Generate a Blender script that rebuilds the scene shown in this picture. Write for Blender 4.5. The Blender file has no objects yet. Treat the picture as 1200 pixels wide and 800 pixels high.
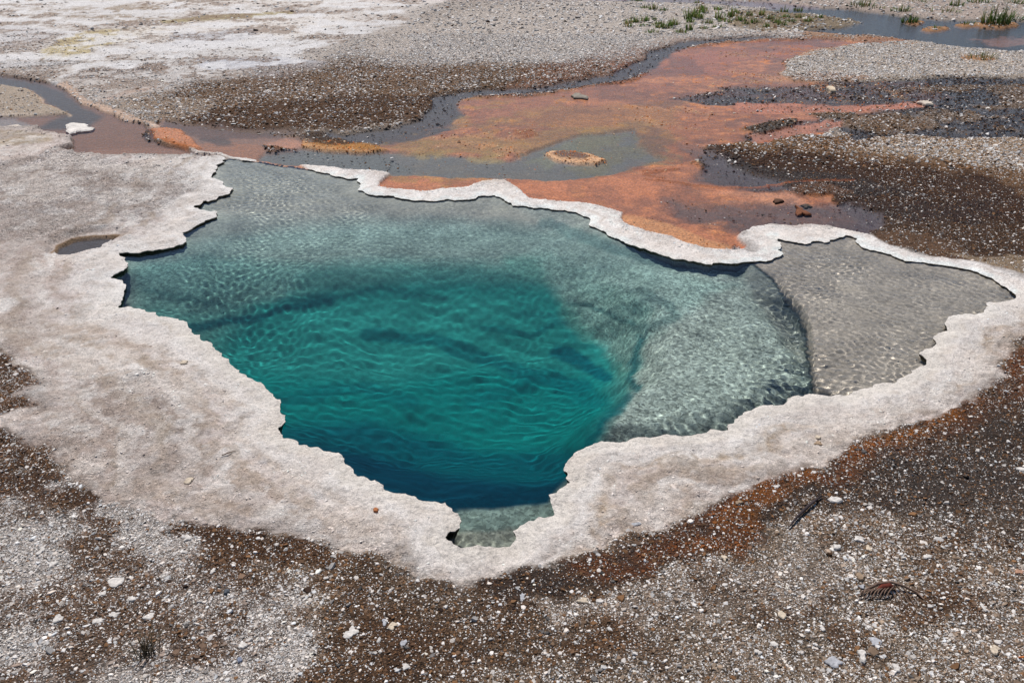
import bpy, math
import numpy as np
from mathutils import Vector

sc = bpy.context.scene
COL = sc.collection
rng = np.random.default_rng(7)

# ------------------------------------------------------------------ camera model
CAM_H, PITCH, F = 1.9, math.radians(30), 1000.0
CP, SP = math.cos(PITCH), math.sin(PITCH)

def ground(u, v):
    """photo pixel (1200x800) -> point on the ground plane z = 0"""
    u = np.asarray(u, float); v = np.asarray(v, float)
    yc = -(v - 400) / F
    dz = -SP + yc * CP
    t = CAM_H / -dz
    return (u - 600) / F * t, (CP + yc * SP) * t

def pixel(x, y):
    """ground point -> photo pixel"""
    d = y * CP + CAM_H * SP
    up = y * SP - CAM_H * CP
    d = np.maximum(d, 0.05)
    return 600 + F * x / d, 400 - F * up / d

# ------------------------------------------------------------------ noise
def _h(ix, iy, seed):
    n = (ix.astype(np.int64) * 374761393 + iy.astype(np.int64) * 668265263 + seed * 1442695041) & 0xffffffff
    n = ((n ^ (n >> 13)) * 1274126177) & 0xffffffff
    n = (n ^ (n >> 16)) & 0xffff
    return n / 65535.0

def vn(x, y, seed=0):
    ix = np.floor(x); iy = np.floor(y)
    fx = x - ix; fy = y - iy
    fx = fx * fx * (3 - 2 * fx); fy = fy * fy * (3 - 2 * fy)
    a = _h(ix, iy, seed); b = _h(ix + 1, iy, seed); c = _h(ix, iy + 1, seed); d = _h(ix + 1, iy + 1, seed)
    return (a + (b - a) * fx) * (1 - fy) + (c + (d - c) * fx) * fy

def fbm(x, y, f, o=4, seed=0):
    s = 0; a = 1.0; t = 0
    for k in range(o):
        s = s + a * (vn(x * f + 17.3 * k, y * f - 9.1 * k, seed + k) * 2 - 1); t += a; a *= .55; f *= 2.03
    return s / t            # about -0.7 .. 0.7

def ss(a, b, x):
    t = np.clip((x - a) / (b - a), 0, 1)
    return t * t * (3 - 2 * t)

def lin(c):
    c = np.asarray(c, float) / 255
    return np.where(c < .04045, c / 12.92, ((c + .055) / 1.055) ** 2.4)

# ------------------------------------------------------------------ distance to polygons
def segdist(px, py, A, closed=True):
    """unsigned distance to a polyline and inside flag"""
    A = np.asarray(A, float)
    B = np.roll(A, -1, 0) if closed else A[1:]
    A0 = A if closed else A[:-1]
    d2 = np.full(px.shape, 1e18); ins = np.zeros(px.shape, bool)
    for (ax, ay), (bx, by) in zip(A0, B):
        ex, ey = bx - ax, by - ay
        L = ex * ex + ey * ey + 1e-12
        t = np.clip(((px - ax) * ex + (py - ay) * ey) / L, 0, 1)
        dx = px - ax - t * ex; dy = py - ay - t * ey
        np.minimum(d2, dx * dx + dy * dy, out=d2)
        if closed and ay != by:
            c = (ay > py) != (by > py)
            ins ^= c & (px < ax + (py - ay) * ex / ey)
    return np.sqrt(d2), ins

def nearest(px, py, A):
    """nearest point on a closed polyline"""
    A = np.asarray(A, float); B = np.roll(A, -1, 0)
    best = np.full(px.shape, 1e18); qx = px.copy(); qy = py.copy()
    for (ax, ay), (bx, by) in zip(A, B):
        ex, ey = bx - ax, by - ay
        t = np.clip(((px - ax) * ex + (py - ay) * ey) / (ex * ex + ey * ey + 1e-12), 0, 1)
        cx = ax + t * ex; cy = ay + t * ey
        d = (px - cx) ** 2 + (py - cy) ** 2
        m = d < best
        best[m] = d[m]; qx[m] = cx[m]; qy[m] = cy[m]
    return qx, qy

# ------------------------------------------------------------------ outlines (photo pixels)
POOL = [(262,189),(257,194),(253,196),(254,202),(247,209),(261,214),(264,219),(274,222),(270,229),(250,236),(239,237),(235,242),(226,244),
(240,248),(255,251),(255,256),(240,261),(232,265),(222,271),(212,274),(218,280),(219,285),(207,290),(185,295),(160,299),(139,298),
(140,303),(146,307),(151,311),(149,316),(140,322),(130,328),(140,330),(146,335),(147,342),(145,350),(142,357),(145,364),(165,365),
(185,369),(192,374),(207,376),(220,381),(235,395),(250,407),(262,421),(277,434),(281,439),(290,444),(299,449),(310,454),(320,464),
(329,471),(329,479),(328,485),(334,492),(336,497),(330,502),(329,510),(333,516),(345,518),(360,525),(377,529),(392,533),(404,541),(411,550),
(423,561),(434,567),(450,572),(458,579),(472,581),(491,589),(512,591),(527,598),(537,605),(541,614),(539,623),(527,626),(522,634),
(531,641),(550,644),(569,644),(587,644),(599,644),(595,641),(598,635),(605,634),(601,626),(609,619),(628,614),(631,608),(653,606),
(651,600),(642,597),(645,591),(643,583),(656,576),(669,569),(664,562),(662,549),(666,542),(675,532),(687,527),(700,522),(725,521),
(742,516),(765,514),(782,511),(800,514),(820,512),(850,511),(854,507),(852,501),(860,495),(872,486),(885,481),(900,477),(922,470),
(940,468),(957,465),(982,465),(994,465),(1000,460),(1012,457),(1025,457),(1032,451),(1050,450),(1055,445),(1067,441),(1072,436),
(1086,429),(1085,425),(1076,417),(1085,410),(1097,405),(1102,392),(1112,390),(1106,381),(1110,376),(1122,371),(1132,369),(1152,370),
(1157,362),(1165,356),(1180,354),(1191,349),(1182,341),(1172,334),(1162,327),(1147,321),(1135,317),(1120,314),(1100,311),(1090,310),
(1075,308),(1060,307),(1047,301),(1035,297),(1020,294),(1010,291),(1002,284),(1007,281),(1000,279),(991,276),(982,280),(972,282),
(969,285),(950,286),(930,285),(915,282),(904,277),(911,282),(916,289),(910,294),(916,297),(915,301),(900,307),(875,308),(850,310),
(837,309),(815,308),(800,305),(785,302),(772,299),(760,295),(745,290),(730,284),(717,279),(707,272),(696,267),(690,264),(690,256),
(680,252),(670,249),(650,247),(625,245),(600,242),(600,239),(590,234),(580,229),(560,231),(550,235),(515,236),(485,236),(470,234),(450,231),
(430,228),(420,224),(423,220),(420,210),(405,210),(387,206),(385,204),(372,202),(359,199),(332,196),(310,192),(298,190),(285,189),(270,187)]
# white sinter: the big apron with the raised rim that runs round the pool
APRON = [(-400,190),(-400,150),(0,152),(27,153),(47,152),(50,157),(86,163),(86,172),(73,178),(92,185),(125,186),(175,185),(225,184),(261,185),(266,189),
(290,196),(310,235),(330,300),(500,330),(700,330),(800,320),(870,315),(880,300),(871,294),(874,289),(865,280),(869,272),(880,266),(900,263),(950,264),(972,265),(982,269),(1000,272),(1020,276),
(1035,286),(1050,292),(1075,300),(1105,303),(1125,306),(1150,310),(1175,316),(1200,324),(1260,338),(1285,360),(1240,385),(1200,397),(1185,407),(1177,427),(1172,447),
(1160,457),(1145,470),(1125,480),(1105,491),(1075,501),(1040,509),(1020,516),(995,522),(987,532),(962,542),(950,551),(922,559),(894,573),(862,589),(825,606),
(785,620),(750,630),(719,641),(687,653),(656,661),(631,670),(606,675),(575,684),(550,689),(531,683),(509,680),(491,677),(472,666),(456,655),(422,653),(375,645),(331,636),
(287,631),(244,625),(200,614),(162,606),(131,598),(109,584),(94,569),(81,555),(64,543),(67,534),(60,528),(30,524),(7,514),(-20,500),(20,490),(45,484),(20,472),(32,463),
(49,457),(45,447),(20,435),(15,425),(0,419),(-60,405),(-400,380)]
UPRIM = [(359,199),(352,195),(360,195),(382,197),(407,201),(435,202),(460,205),(452,210),(445,216),(442,221),(455,223),(475,225),(500,227),(525,224),(550,221),(565,215),(580,212),
(590,212),(600,219),(610,226),(620,234),(640,236),(670,238),(687,239),(700,242),(712,246),(731,250),(729,257),(740,265),(755,271),(775,276),(790,281),(807,287),
(825,292),(850,294),(872,294),(890,300),(890,325),(850,325),(800,318),(730,300),(670,270),(600,262),(420,245),(405,215),(372,205)]
THIN = [(219,173),(232,177),(257,180),(275,185),(300,188),(300,190),(285,190),(266,185),(250,182),(232,180),(220,176)]
PUDDLE = [(66,295),(72,289),(87,282),(112,280),(137,279),(130,284),(122,287),(117,292),(100,295),(80,301),(70,300)]

def wpoly(P, subdiv=0, amp=0.0, seed=3):
    u, v = np.array(P, float).T
    x, y = ground(u, v)
    Q = np.stack([x, y], 1)
    r = np.random.default_rng(seed)
    for k in range(subdiv):
        N = np.roll(Q, -1, 0); M = (Q + N) / 2; e = N - Q; L = np.hypot(e[:, 0], e[:, 1])
        n = np.stack([-e[:, 1], e[:, 0]], 1)
        M = M + n * (r.normal(0, amp, len(Q))[:, None]) * np.where(L > .015, 1, .3)[:, None]
        O = np.empty((2 * len(Q), 2)); O[0::2] = Q; O[1::2] = M; Q = O
    return Q
POOLW = wpoly(POOL, 3, .13)
ex = np.roll(POOLW, -1, 0) - POOLW
POOLW = POOLW[np.hypot(ex[:, 0], ex[:, 1]) > .004]
APW = wpoly(APRON, 1, .08, 5)

_SD = {}
def sd_world(x, y, poly, margin=2.5):
    """signed distance in metres, negative inside; exact near the line, interpolated further off"""
    k = id(poly)
    if k not in _SD:
        st = .05
        gx0, gy0 = poly[:, 0].min() - margin, poly[:, 1].min() - margin
        nx_, ny_ = int((poly[:, 0].max() + margin - gx0) / st) + 2, int((poly[:, 1].max() + margin - gy0) / st) + 2
        X, Y = np.meshgrid(gx0 + st * np.arange(nx_), gy0 + st * np.arange(ny_))
        d, i = segdist(X.ravel(), Y.ravel(), poly)
        _SD[k] = (gx0, gy0, st, np.where(i, -d, d).reshape(ny_, nx_))
    gx0, gy0, st, G = _SD[k]
    fx_, fy_ = (x - gx0) / st, (y - gy0) / st
    ok = (fx_ >= 0) & (fy_ >= 0) & (fx_ < G.shape[1] - 1) & (fy_ < G.shape[0] - 1)
    out = np.full(x.shape, float(margin))
    a, b = fx_[ok], fy_[ok]; ia, ib = a.astype(int), b.astype(int); ta, tb = a - ia, b - ib
    out[ok] = (G[ib, ia] * (1 - ta) + G[ib, ia + 1] * ta) * (1 - tb) + (G[ib + 1, ia] * (1 - ta) + G[ib + 1, ia + 1] * ta) * tb
    m = np.abs(out) < .09
    if m.any():
        # exact, in tiles so that each point meets only the segments close to it
        xs, ys = x[m], y[m]; res = np.empty(xs.size)
        key = (np.floor(xs / .5).astype(int) * 4096 + np.floor(ys / .5).astype(int))
        B = np.roll(poly, -1, 0)
        for q in np.unique(key):
            w_ = key == q; px, py = xs[w_], ys[w_]
            x0_, x1_, y0_, y1_ = px.min() - .12, px.max() + .12, py.min() - .12, py.max() + .12
            near_ = (np.minimum(poly[:, 0], B[:, 0]) < x1_) & (np.maximum(poly[:, 0], B[:, 0]) > x0_) & (np.minimum(poly[:, 1], B[:, 1]) < y1_) & (np.maximum(poly[:, 1], B[:, 1]) > y0_)
            row = ((poly[:, 1] > y0_) | (B[:, 1] > y0_)) & ((poly[:, 1] < y1_) | (B[:, 1] < y1_))
            d2 = np.full(px.shape, 1e9); ins = np.zeros(px.shape, bool)
            for k2 in np.nonzero(near_ | row)[0]:
                ax, ay = poly[k2]; bx, by = B[k2]
                if near_[k2]:
                    ex, ey = bx - ax, by - ay
                    t = np.clip(((px - ax) * ex + (py - ay) * ey) / (ex * ex + ey * ey + 1e-12), 0, 1)
                    np.minimum(d2, (px - ax - t * ex) ** 2 + (py - ay - t * ey) ** 2, out=d2)
                if ay != by: ins ^= ((ay > py) != (by > py)) & (px < ax + (py - ay) * (bx - ax) / (by - ay))
            d = np.sqrt(d2); res[w_] = np.where(ins, -d, d)
        out[m] = res
    return out

# ------------------------------------------------------------------ ground fields: colour, gravel, wetness, height
class Fields: pass

def fields(x, y):
    f = Fields(); n = x.size
    u, v = pixel(x, y)
    # noise warped pixel positions: ragged natural borders, the same size in metres everywhere
    w1x = fbm(x, y, 1.6, 4, 11); w1y = fbm(x, y, 1.6, 4, 12)
    w2x = fbm(x, y, 9, 4, 13); w2y = fbm(x, y, 9, 4, 14)
    U, V = {}, {}
    for key, a1, a2 in (('s', .04, .02), ('m', .14, .05), ('l', .3, .09)):
        uu, vv = pixel(x + a1 * w1x + a2 * w2x, y + (a1 * w1y + a2 * w2y) * 1.0)
        U[key], V[key] = uu, vv
    col = np.empty((n, 3)); grav = np.zeros(n); wet = np.zeros(n); hz = .035 - .019 * ss(4.2, 5.4, y); nod = np.zeros(n)
    far = ss(3, 9, y)
    # helper noises
    nA = fbm(x, y, 2.2, 4, 21); nB = fbm(x, y, 7, 4, 22); nC = fbm(x * .45, y * 1.3, 2.5, 4, 23); nD = fbm(x, y, 24, 3, 24); nE = fbm(x * .5 + .35 * nA, y * 1.0 + .25 * nB, 3.4, 5, 26)
    nF0 = fbm(x * .7, y * 1.2, 15, 4, 27)
    NO = {'A': nA, 'B': nB, 'C': nC, 'D': nD, 'E': nE}

    def mask(P, feather=4, key='m', sv=1.8, line=None, patch=None):
        P = np.asarray(P, float)
        uu, vv = U[key], V[key]
        mg = feather + (max(np.atleast_1d(line)) if line is not None else 0) + 2
        m = (uu > P[:, 0].min() - mg) & (uu < P[:, 0].max() + mg) & (vv > P[:, 1].min() - mg) & (vv < P[:, 1].max() + mg)
        out = np.zeros(n)
        if m.any():
            Q = P * [1, sv]
            if line is None:
                d, i = segdist(uu[m], vv[m] * sv, Q); d = np.where(i, -d, d)
            else:
                W = np.broadcast_to(np.asarray(line, float), (len(P),))
                d = np.full(m.sum(), 1e9); px, py = uu[m], vv[m] * sv
                for k in range(len(Q) - 1):
                    a, b = Q[k], Q[k + 1]; e = b - a
                    t = np.clip(((px - a[0]) * e[0] + (py - a[1]) * e[1]) / (e @ e + 1e-9), 0, 1)
                    d = np.minimum(d, np.hypot(px - a[0] - t * e[0], py - a[1] - t * e[1]) - (W[k] + (W[k + 1] - W[k]) * t))
            out[m] = ss(feather * .6, -feather * .6, d)
        if patch:
            nz, lo, hi = patch
            out = out * ss(lo, hi, NO[nz])
        return out

    def put(m, c=None, a=1.0, g=None, w=None, h=None, nd=None):
        nonlocal grav, wet, hz, nod
        m = m * a
        if c is not None: col[:] = col + (lin(c) - col) * m[:, None]
        if g is not None: grav = grav + (g - grav) * m
        if w is not None: wet = wet + (w - wet) * m
        if h is not None: hz = hz + (h - hz) * m
        if nd is not None: nod = nod + (nd - nod) * m

    # ---------- general ground: brown gravel near, pale sinter gravel far
    col[:] = lin((138, 122, 107)); grav[:] = 1
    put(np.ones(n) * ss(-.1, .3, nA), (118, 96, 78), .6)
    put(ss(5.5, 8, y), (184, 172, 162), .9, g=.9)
    # foreground lower left: pale flakes, brown soil in between
    put(mask([(-300,500),(60,560),(130,640),(300,680),(380,760),(330,900),(-300,900)], 40, 'l'), (172, 160, 152), .85)
    put(mask([(-300,480),(80,560),(120,590),(200,625),(330,650),(470,690),(300,690),(120,640),(0,600),(-300,640)], 16, 'l'), (92, 62, 42), .75)
    put(mask([(60,690),(160,660),(220,720),(170,760),(60,760)], 25, 'l', patch=('A', -.1, .25)), (105, 78, 55), .8)
    put(mask([(170,640),(300,640),(460,690),(500,740),(380,700),(230,690)], 20, 'l'), (98, 70, 48), .7)
    put(mask([(430,700),(560,690),(760,680),(900,640),(900,690),(640,800),(420,900),(380,780)], 40, 'l'), (88, 68, 52), .75)
    put(mask([(480,720),(560,740),(520,800),(420,830)], 25, 'l'), (84, 60, 44), .6)
    put(mask([(640,720),(760,670),(900,640),(1000,650),(900,720),(760,760)], 25, 'l'), (172, 156, 142), .65)
    put(mask([(700,735),(760,730),(770,760),(700,770)], 14, 'l'), (92, 68, 50), .7)
    put(mask([(820,760),(1000,700),(1300,690),(1300,900),(800,900)], 40, 'l', patch=('A', -.25, .2)), (146, 130, 116), .6)
    put(mask([(860,690),(1000,690),(1200,740),(1200,790),(1000,760),(880,740)], 25, 'l', patch=('B', -.2, .2)), (88, 60, 42), .6)
    fl_ = mask([(-300,500),(60,560),(300,670),(420,740),(380,900),(-300,900)], 40, 'l')
    put(fl_ * ss(.0, .25, nB + .35 * nA), (100, 74, 52), .65)
    put(fl_ * ss(.05, .28, -nB + .5 * nA), (200, 190, 183), .8)
    put(ss(4.2, 3.4, y) * ss(-.05, .2, nB * .8 - .5 * nA) , (84, 60, 42), .5)
    # dark wet band outside the apron on the right
    put(mask([(560,690),(720,645),(860,592),(1000,535),(1120,485),(1180,440),(1190,395),(1330,380),(1330,560),(1200,610),(1060,620),(960,610),(860,640),(720,690),(600,725)], 26, 'm'), (56, 42, 34), .92, w=.2)
    put(mask([(1000,560),(1100,540),(1300,540),(1300,640),(1060,640)], 30, 'l'), (72, 62, 56), .7)
    put(mask([(840,612),(900,582),(960,552),(1010,530),(1100,500),(1150,478),(1130,500),(1060,530),(990,562),(930,596),(870,640),(800,660),(780,650)], 12, 'm', patch=('B', -.35, .1)), (124, 76, 34), .85)
    put(mask([(690,668),(790,640),(870,612),(930,585),(1000,555),(1080,520),(1150,490),(1200,440)], 34, 'l', line=16, sv=1.3) * ss(-.4, .1, nA), (108, 62, 32), .8)
    put(mask([(800,645),(870,604),(930,576),(1000,538),(1080,512),(1150,482)], 14, 'm', line=4, sv=1.3) * ss(-.25, .1, nB), (132, 80, 32), .8)
    put(mask([(1200,398),(1178,425),(1165,460),(1190,450),(1230,430)], 10, 'm'), (110, 66, 38), .6)
    put(mask([(-60,418),(10,425),(40,450),(60,462),(40,490),(70,530),(60,560),(-60,520)], 6, 's'), (96, 66, 44), .8)
    put(mask([(-300,470),(30,500),(100,575),(200,618),(330,642),(460,662),(500,684),(560,695),(620,684),(640,695),(560,712),(440,690),(300,665),(150,640),(50,590),(-300,560)], 10, 'm', patch=('B', -.3, .1)), (74, 50, 33), .7)

    # ---------- upper right gravel banks
    put(ss(5.5, 6.5, y), None, 1, h=.014)
    put(mask([(812,172),(850,171),(875,165),(900,163),(1000,160),(1060,157),(1130,163),(1300,163),(1300,400),(1200,330),(1150,312),(1105,304),(1050,292),(1020,276),(990,268),(940,235),(870,225),(810,200)], 5), (124, 94, 68), 1, g=1, h=.014)
    put(mask([(830,176),(920,180),(1050,190),(1140,212),(1200,240),(1260,290),(1250,330),(1050,295),(1000,270),(930,235),(830,222),(800,200)], 14, 'l'), (66, 42, 27), .97)
    put(mask([(820,180),(900,195),(1010,205),(1060,225),(980,230),(920,228),(860,215)], 7, 'l'), (40, 24, 16), .95, w=.35)
    put(mask([(960,240),(1050,232),(1140,240),(1180,250),(1090,262),(1010,262)], 7, 'l'), (54, 33, 21), .9, w=.2)
    put(mask([(1020,255),(1150,255),(1300,270),(1300,330),(1190,312),(1100,300),(1040,285)], 12, 'l'), (84, 62, 46), .85)
    put(mask([(1010,278),(1060,270),(1110,282),(1150,300),(1200,318),(1120,308),(1060,296),(1035,288)], 7, 'm'), (104, 80, 62), .85, g=.5)
    put(mask([(1110,296),(1200,298),(1280,325),(1200,322),(1150,309)], 5, 'm'), (150, 132, 112), .8, g=.3)
    put(mask([(1040,160),(1300,158),(1300,212),(1150,198),(1000,176)], 22, 'l'), (176, 154, 132), .75)
    put(mask([(880,228),(960,215),(990,225),(940,232)], 4, 'm'), (112, 78, 58), .7)

    # ---------- far left: white flats
    put(mask([(-900,-40),(560,-40),(520,5),(470,25),(420,45),(330,85),(300,112),(200,120),(120,112),(60,92),(-900,86)], 34, 'l'), (196, 189, 184), 1, g=.12)
    put(mask([(-900,-40),(700,-40),(520,6),(300,10),(160,4),(-900,2)], 4, 'l'), (205, 197, 191), .9, g=.15)
    put(mask([(40,12),(180,6),(205,22),(150,27),(70,18)], 4, 'l'), (158, 144, 130), .85)
    put(mask([(180,27),(240,20),(340,15),(345,20),(250,26),(190,30)], 3, 'm'), (160, 147, 112), .9)
    put(mask([(60,62),(90,46),(120,38),(190,34),(180,40),(145,52),(80,72),(55,72)], 6, 'l'), (180, 163, 118), .8)
    put(mask([(-300,30),(20,32),(70,42),(60,55),(10,60),(-300,62)], 6, 'l', patch=('E', -.3, .1)), (132, 112, 102), .8, g=.4)
    put(mask([(140,38),(230,26),(400,20),(430,30),(360,42),(300,48),(210,50),(150,48)], 5, 'l'), (208, 201, 195), .85, g=.1)
    put(mask([(200,40),(290,37),(280,52),(215,54)], 4, 'l'), (176, 174, 178), .8, g=.1)
    put(mask([(-300,70),(60,72),(110,78),(70,85),(-300,84)], 4, 'l', patch=('E', -.3, .1)), (128, 110, 96), .7, g=.7)
    put(mask([(110,80),(200,58),(290,50),(420,30),(440,40),(370,62),(310,75),(250,95),(210,100),(140,95)], 6, 'l', patch=('E', -.35, -.05)), (198, 194, 192), .85, g=.12)
    put(mask([(230,70),(330,68),(385,74),(370,82),(300,86),(250,84)], 4, 'm'), (182, 182, 188), .85, g=.05)
    put(mask([(290,88),(345,86),(340,97),(300,104)], 4, 'm'), (178, 178, 186), .8, g=.05)
    put(mask([(-900,-40),(560,-40),(470,25),(330,85),(120,112),(-900,86)], 10, 'l') * ss(.0, .25, nE), (214, 211, 211), .8)
    put(mask([(-900,-40),(560,-40),(470,25),(330,85),(120,112),(-900,86)], 10, 'l') * ss(.08, .3, -nE + .5 * nD), (132, 112, 98), .7, g=.4)
    put(mask([(80,95),(150,80),(230,70),(260,90),(200,110),(130,112),(95,108)], 6, 'l', patch=('E', -.1, .3)), (134, 108, 88), .8, g=.8)
    # far centre: pale speckle
    put(mask([(440,40),(560,12),(700,-10),(880,8),(900,20),(960,25),(1000,35),(960,45),(850,46),(760,64),(700,75),(560,75),(440,75)], 20, 'l'), (202, 190, 180), .95, g=1)
    # brown gravel, centre left
    put(mask([(150,118),(230,98),(310,88),(400,72),(560,72),(690,80),(600,105),(520,115),(505,128),(450,142),(380,150),(300,150),(220,152),(180,140)], 30, 'l'), (118, 92, 70), .95, g=1)
    put(mask([(220,135),(300,122),(420,112),(520,112),(500,135),(420,150),(340,150),(260,152)], 8, 'l'), (82, 56, 36), .85, g=1)
    put(mask([(560,96),(640,92),(690,82),(730,72),(700,92),(610,102),(540,112)], 5, 'm'), (100, 82, 64), .6)
    put(mask([(125,115),(190,108),(235,128),(230,148),(160,140)], 6, 'l'), (156, 138, 122), .7, g=.6)

    # ---------- runoff: everything here lies at or just below the water line
    ORG = [(435,166),(470,158),(510,147),(530,140),(532,122),(560,113),(620,112),(680,103),(735,96),(765,86),(770,70),(800,58),(860,50),(960,46),(1030,45),(1060,47),(1080,52),(960,64),(910,72),(925,90),(960,98),(1090,95),(1120,116),
           (1080,124),(980,150),(960,158),(900,164),(820,175),(800,190),(820,215),(960,230),(1010,262),(990,270),(960,263),(880,262),(860,275),(868,292),(830,294),(790,283),(735,266),(700,243),(610,228),(590,212),(560,216),(520,226),(442,222),(460,206),(500,200),(440,180)]
    put(mask([(262,181),(440,200),(600,208),(880,228),(905,262),(905,300),(700,264),(430,240),(350,206),(262,192)], 2, 's'), (160, 102, 72), 1, g=0, w=.5, h=-.004)
    put(mask(ORG, 5), (150, 92, 60), 1, g=.0, w=.45, h=-.0035)
    mo = mask(ORG, 5)
    put(mask([(700,60),(860,44),(1060,44),(1040,70),(900,90),(820,120),(700,150),(560,170),(440,170),(540,120)], 30, 'l'), (126, 74, 46), .6)
    put(mask([(440,170),(560,135),(700,118),(800,104),(900,100),(840,130),(760,150),(640,165),(520,180)], 22, 'l'), (128, 84, 56), .6)
    put(mask([(760,66),(900,50),(1040,50),(900,80),(780,100),(690,112)], 14, 'l'), (142, 86, 60), .6)
    # streaky growth of the mats: darker rust, pale peach, orange crumbs
    put(mo * ss(.0, .35, nE + .3 * nA), (124, 74, 48), .7)
    put(mo * ss(.0, .35, -nC + .3 * nD), (176, 116, 80), .5)
    put(mo * ss(.05, .4, nB + .4 * nD) * ss(-.2, .2, nC), (150, 100, 66), .4, nd=.14)
    put(mo * ss(.1, .35, nF0), (112, 70, 48), .5)
    put(mo * ss(.1, .35, -nF0), (186, 128, 88), .4)
    put(mo * ss(.20, .42, nD + .5 * nB), (196, 124, 70), .45, nd=.2)
    put(mask([(300,175),(260,178),(180,165),(170,150),(190,140),(240,150),(360,165),(360,178)], 6), (104, 72, 56), 1, g=0, w=.6, h=-.006)
    put(mask([(205,166),(240,166),(262,168),(300,178),(302,192),(262,187),(225,178)], 4), (128, 88, 66), 1, g=0, w=.5, h=-.006)
    put(mask([(296,172),(330,164),(356,178),(330,186),(305,186)], 6), (150, 104, 80), .9)
    # tonal variety in the mats
    put(mask([(770,60),(900,50),(1050,48),(900,66),(860,90),(800,100),(760,100)], 10, 'l', patch=('C', -.3, .2)), (146, 88, 68), .8)
    put(mask([(560,118),(700,106),(780,96),(860,95),(740,118),(640,130),(570,140)], 6, 'l', patch=('C', -.35, .1)), (138, 88, 64), .7)
    put(mask([(610,130),(720,118),(820,120),(760,150),(700,160),(640,150)], 8, 'l'), (140, 98, 56), .7)
    put(mask([(440,166),(520,152),(600,160),(640,150),(760,140),(790,165),(740,186),(700,196),(640,180),(560,175),(500,178)], 8, 'l'), (132, 104, 58), .75)
    put(mask([(450,212),(600,214),(780,205),(860,220),(800,240),(640,232),(560,216),(470,224)], 5, 'm'), (170, 106, 70), .8)
    put(mask([(640,236),(730,225),(800,235),(820,262),(870,290),(820,290),(740,262),(720,248)], 6, 'm'), (160, 102, 74), .6)
    put(mask([(610,214),(700,205),(800,190),(830,205),(780,220),(700,226)], 6, 'm'), (172, 110, 76), .6)
    # blue grey shallow channel beyond the rim
    CH = [(298,180),(330,178),(358,172),(400,176),(460,176),(520,180),(590,184),(640,168),(700,152),(740,150),(745,170),(760,186),(720,198),(660,208),(600,208),(520,207),(462,206),(420,202),(372,197),(340,194),(300,188)]
    put(mask(CH, 6), (72, 78, 80), .95, w=.6, h=-.03, g=0)
    put(mask([(600,185),(660,165),(720,150),(700,168),(640,190)], 8, 'l'), (96, 100, 78), .6)
    put(mask([(500,174),(580,172),(610,180),(560,186),(500,184)], 5, 'l', patch=('B', -.2, .2)), (136, 116, 66), .7, h=-.008)
    put(mask([(660,160),(700,150),(760,160),(770,185),(700,205),(665,190)], 6, 'l', patch=('B', -.4, .1)), (88, 86, 62), .7)
    # bank of yellow orange crust left of the channel
    put(mask([(350,173),(352,164),(380,166),(430,170),(455,175),(430,179),(380,177)], 3, 's'), (170, 120, 66), .9, h=.012, nd=1, g=.2)
    put(mask([(345,160),(370,155),(410,162),(430,168),(390,172),(355,168)], 4, 's'), (56, 38, 26), .9, h=.01, g=.4)
    # dark stream on the far side of the mats
    put(mask([(378,156),(400,162),(440,160),(480,154),(515,142),(522,128),(515,118),(560,108),(620,106),(680,98),(730,90),(758,80),(764,66),(800,54),(850,47),(910,44)], 6, 'm', line=[5,9,13,16,18,18,14,7,6,7,8,12,12,6,4,3]), (32, 26, 32), .95, w=.6, h=-.012, g=.02)
    put(mask([(230,158),(260,160),(262,172),(235,170)], 6, 'm'), (50, 38, 36), .8, w=.5, h=-.01)
    put(mask([(190,140),(240,142),(300,150),(360,152),(350,162),(290,166),(240,160),(200,152)], 6, 'l'), (74, 54, 48), .75, w=.4, h=-.006, g=.0)
    # purple brown shadowy wet mats
    put(mask([(790,170),(830,178),(860,196),(930,212),(930,225),(860,222),(800,212),(812,195)], 14, 'm'), (50, 38, 44), .95, w=.7, h=-.012, g=.02)
    put(mask([(760,232),(820,236),(900,232),(1000,240),(1040,262),(1030,276),(985,268),(940,263),(880,262),(850,258),(800,250)], 15, 'l'), (52, 38, 44), .9, w=.7, h=-.014, g=.05)
    put(mask([(905,236),(960,236),(1030,245),(1040,270),(990,266),(900,260)], 4, 'm'), (58, 46, 52), .6, w=.8, h=-.016, g=0)
    put(mask([(800,222),(930,226),(940,236),(830,238)], 4, 'm', patch=('C', -.4, 0)), (178, 128, 102), .6)
    # top right dark wet ground with gravel bars
    put(mask([(795,116),(850,104),(900,102),(960,100),(1000,92),(1080,88),(1300,90),(1300,166),(1130,163),(1060,158),(1000,165),(980,150),(900,164),(860,168),(880,156),(960,140),(1090,122),(1010,122),(900,126),(820,122)], 5), (38, 32, 36), .97, w=.6, h=-.012, g=.3)
    put(mask([(860,120),(960,124),(1080,118),(1100,124),(1010,130),(900,134),(860,132)], 3, 'm'), (172, 108, 80), .9, g=.1, h=-.008)
    put(mask([(880,158),(930,148),(1000,138),(1060,142),(960,152),(920,166),(880,170)], 3, 'm', patch=('C', -.4, -.1)), (166, 106, 80), .9, g=.1, h=-.008)
    put(mask([(950,100),(1300,95),(1300,160),(960,150)], 5, 'l', patch=('E', .0, .25)), (118, 98, 80), .75, g=1, h=.004)
    put(mask([(980,135),(1060,138),(1100,150),(1040,158),(985,150)], 4, 'm', patch=('E', -.3, .1)), (106, 82, 60), .9, g=1, h=.01)
    put(mask([(868,152),(900,143),(935,140),(930,148),(890,157)], 2.5, 's'), (52, 40, 26), .95, g=.8, h=.014)
    put(mask([(950,134),(1000,133),(1010,138),(960,139)], 2.5, 's'), (96, 76, 56), .95, g=1, h=.012)
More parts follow.
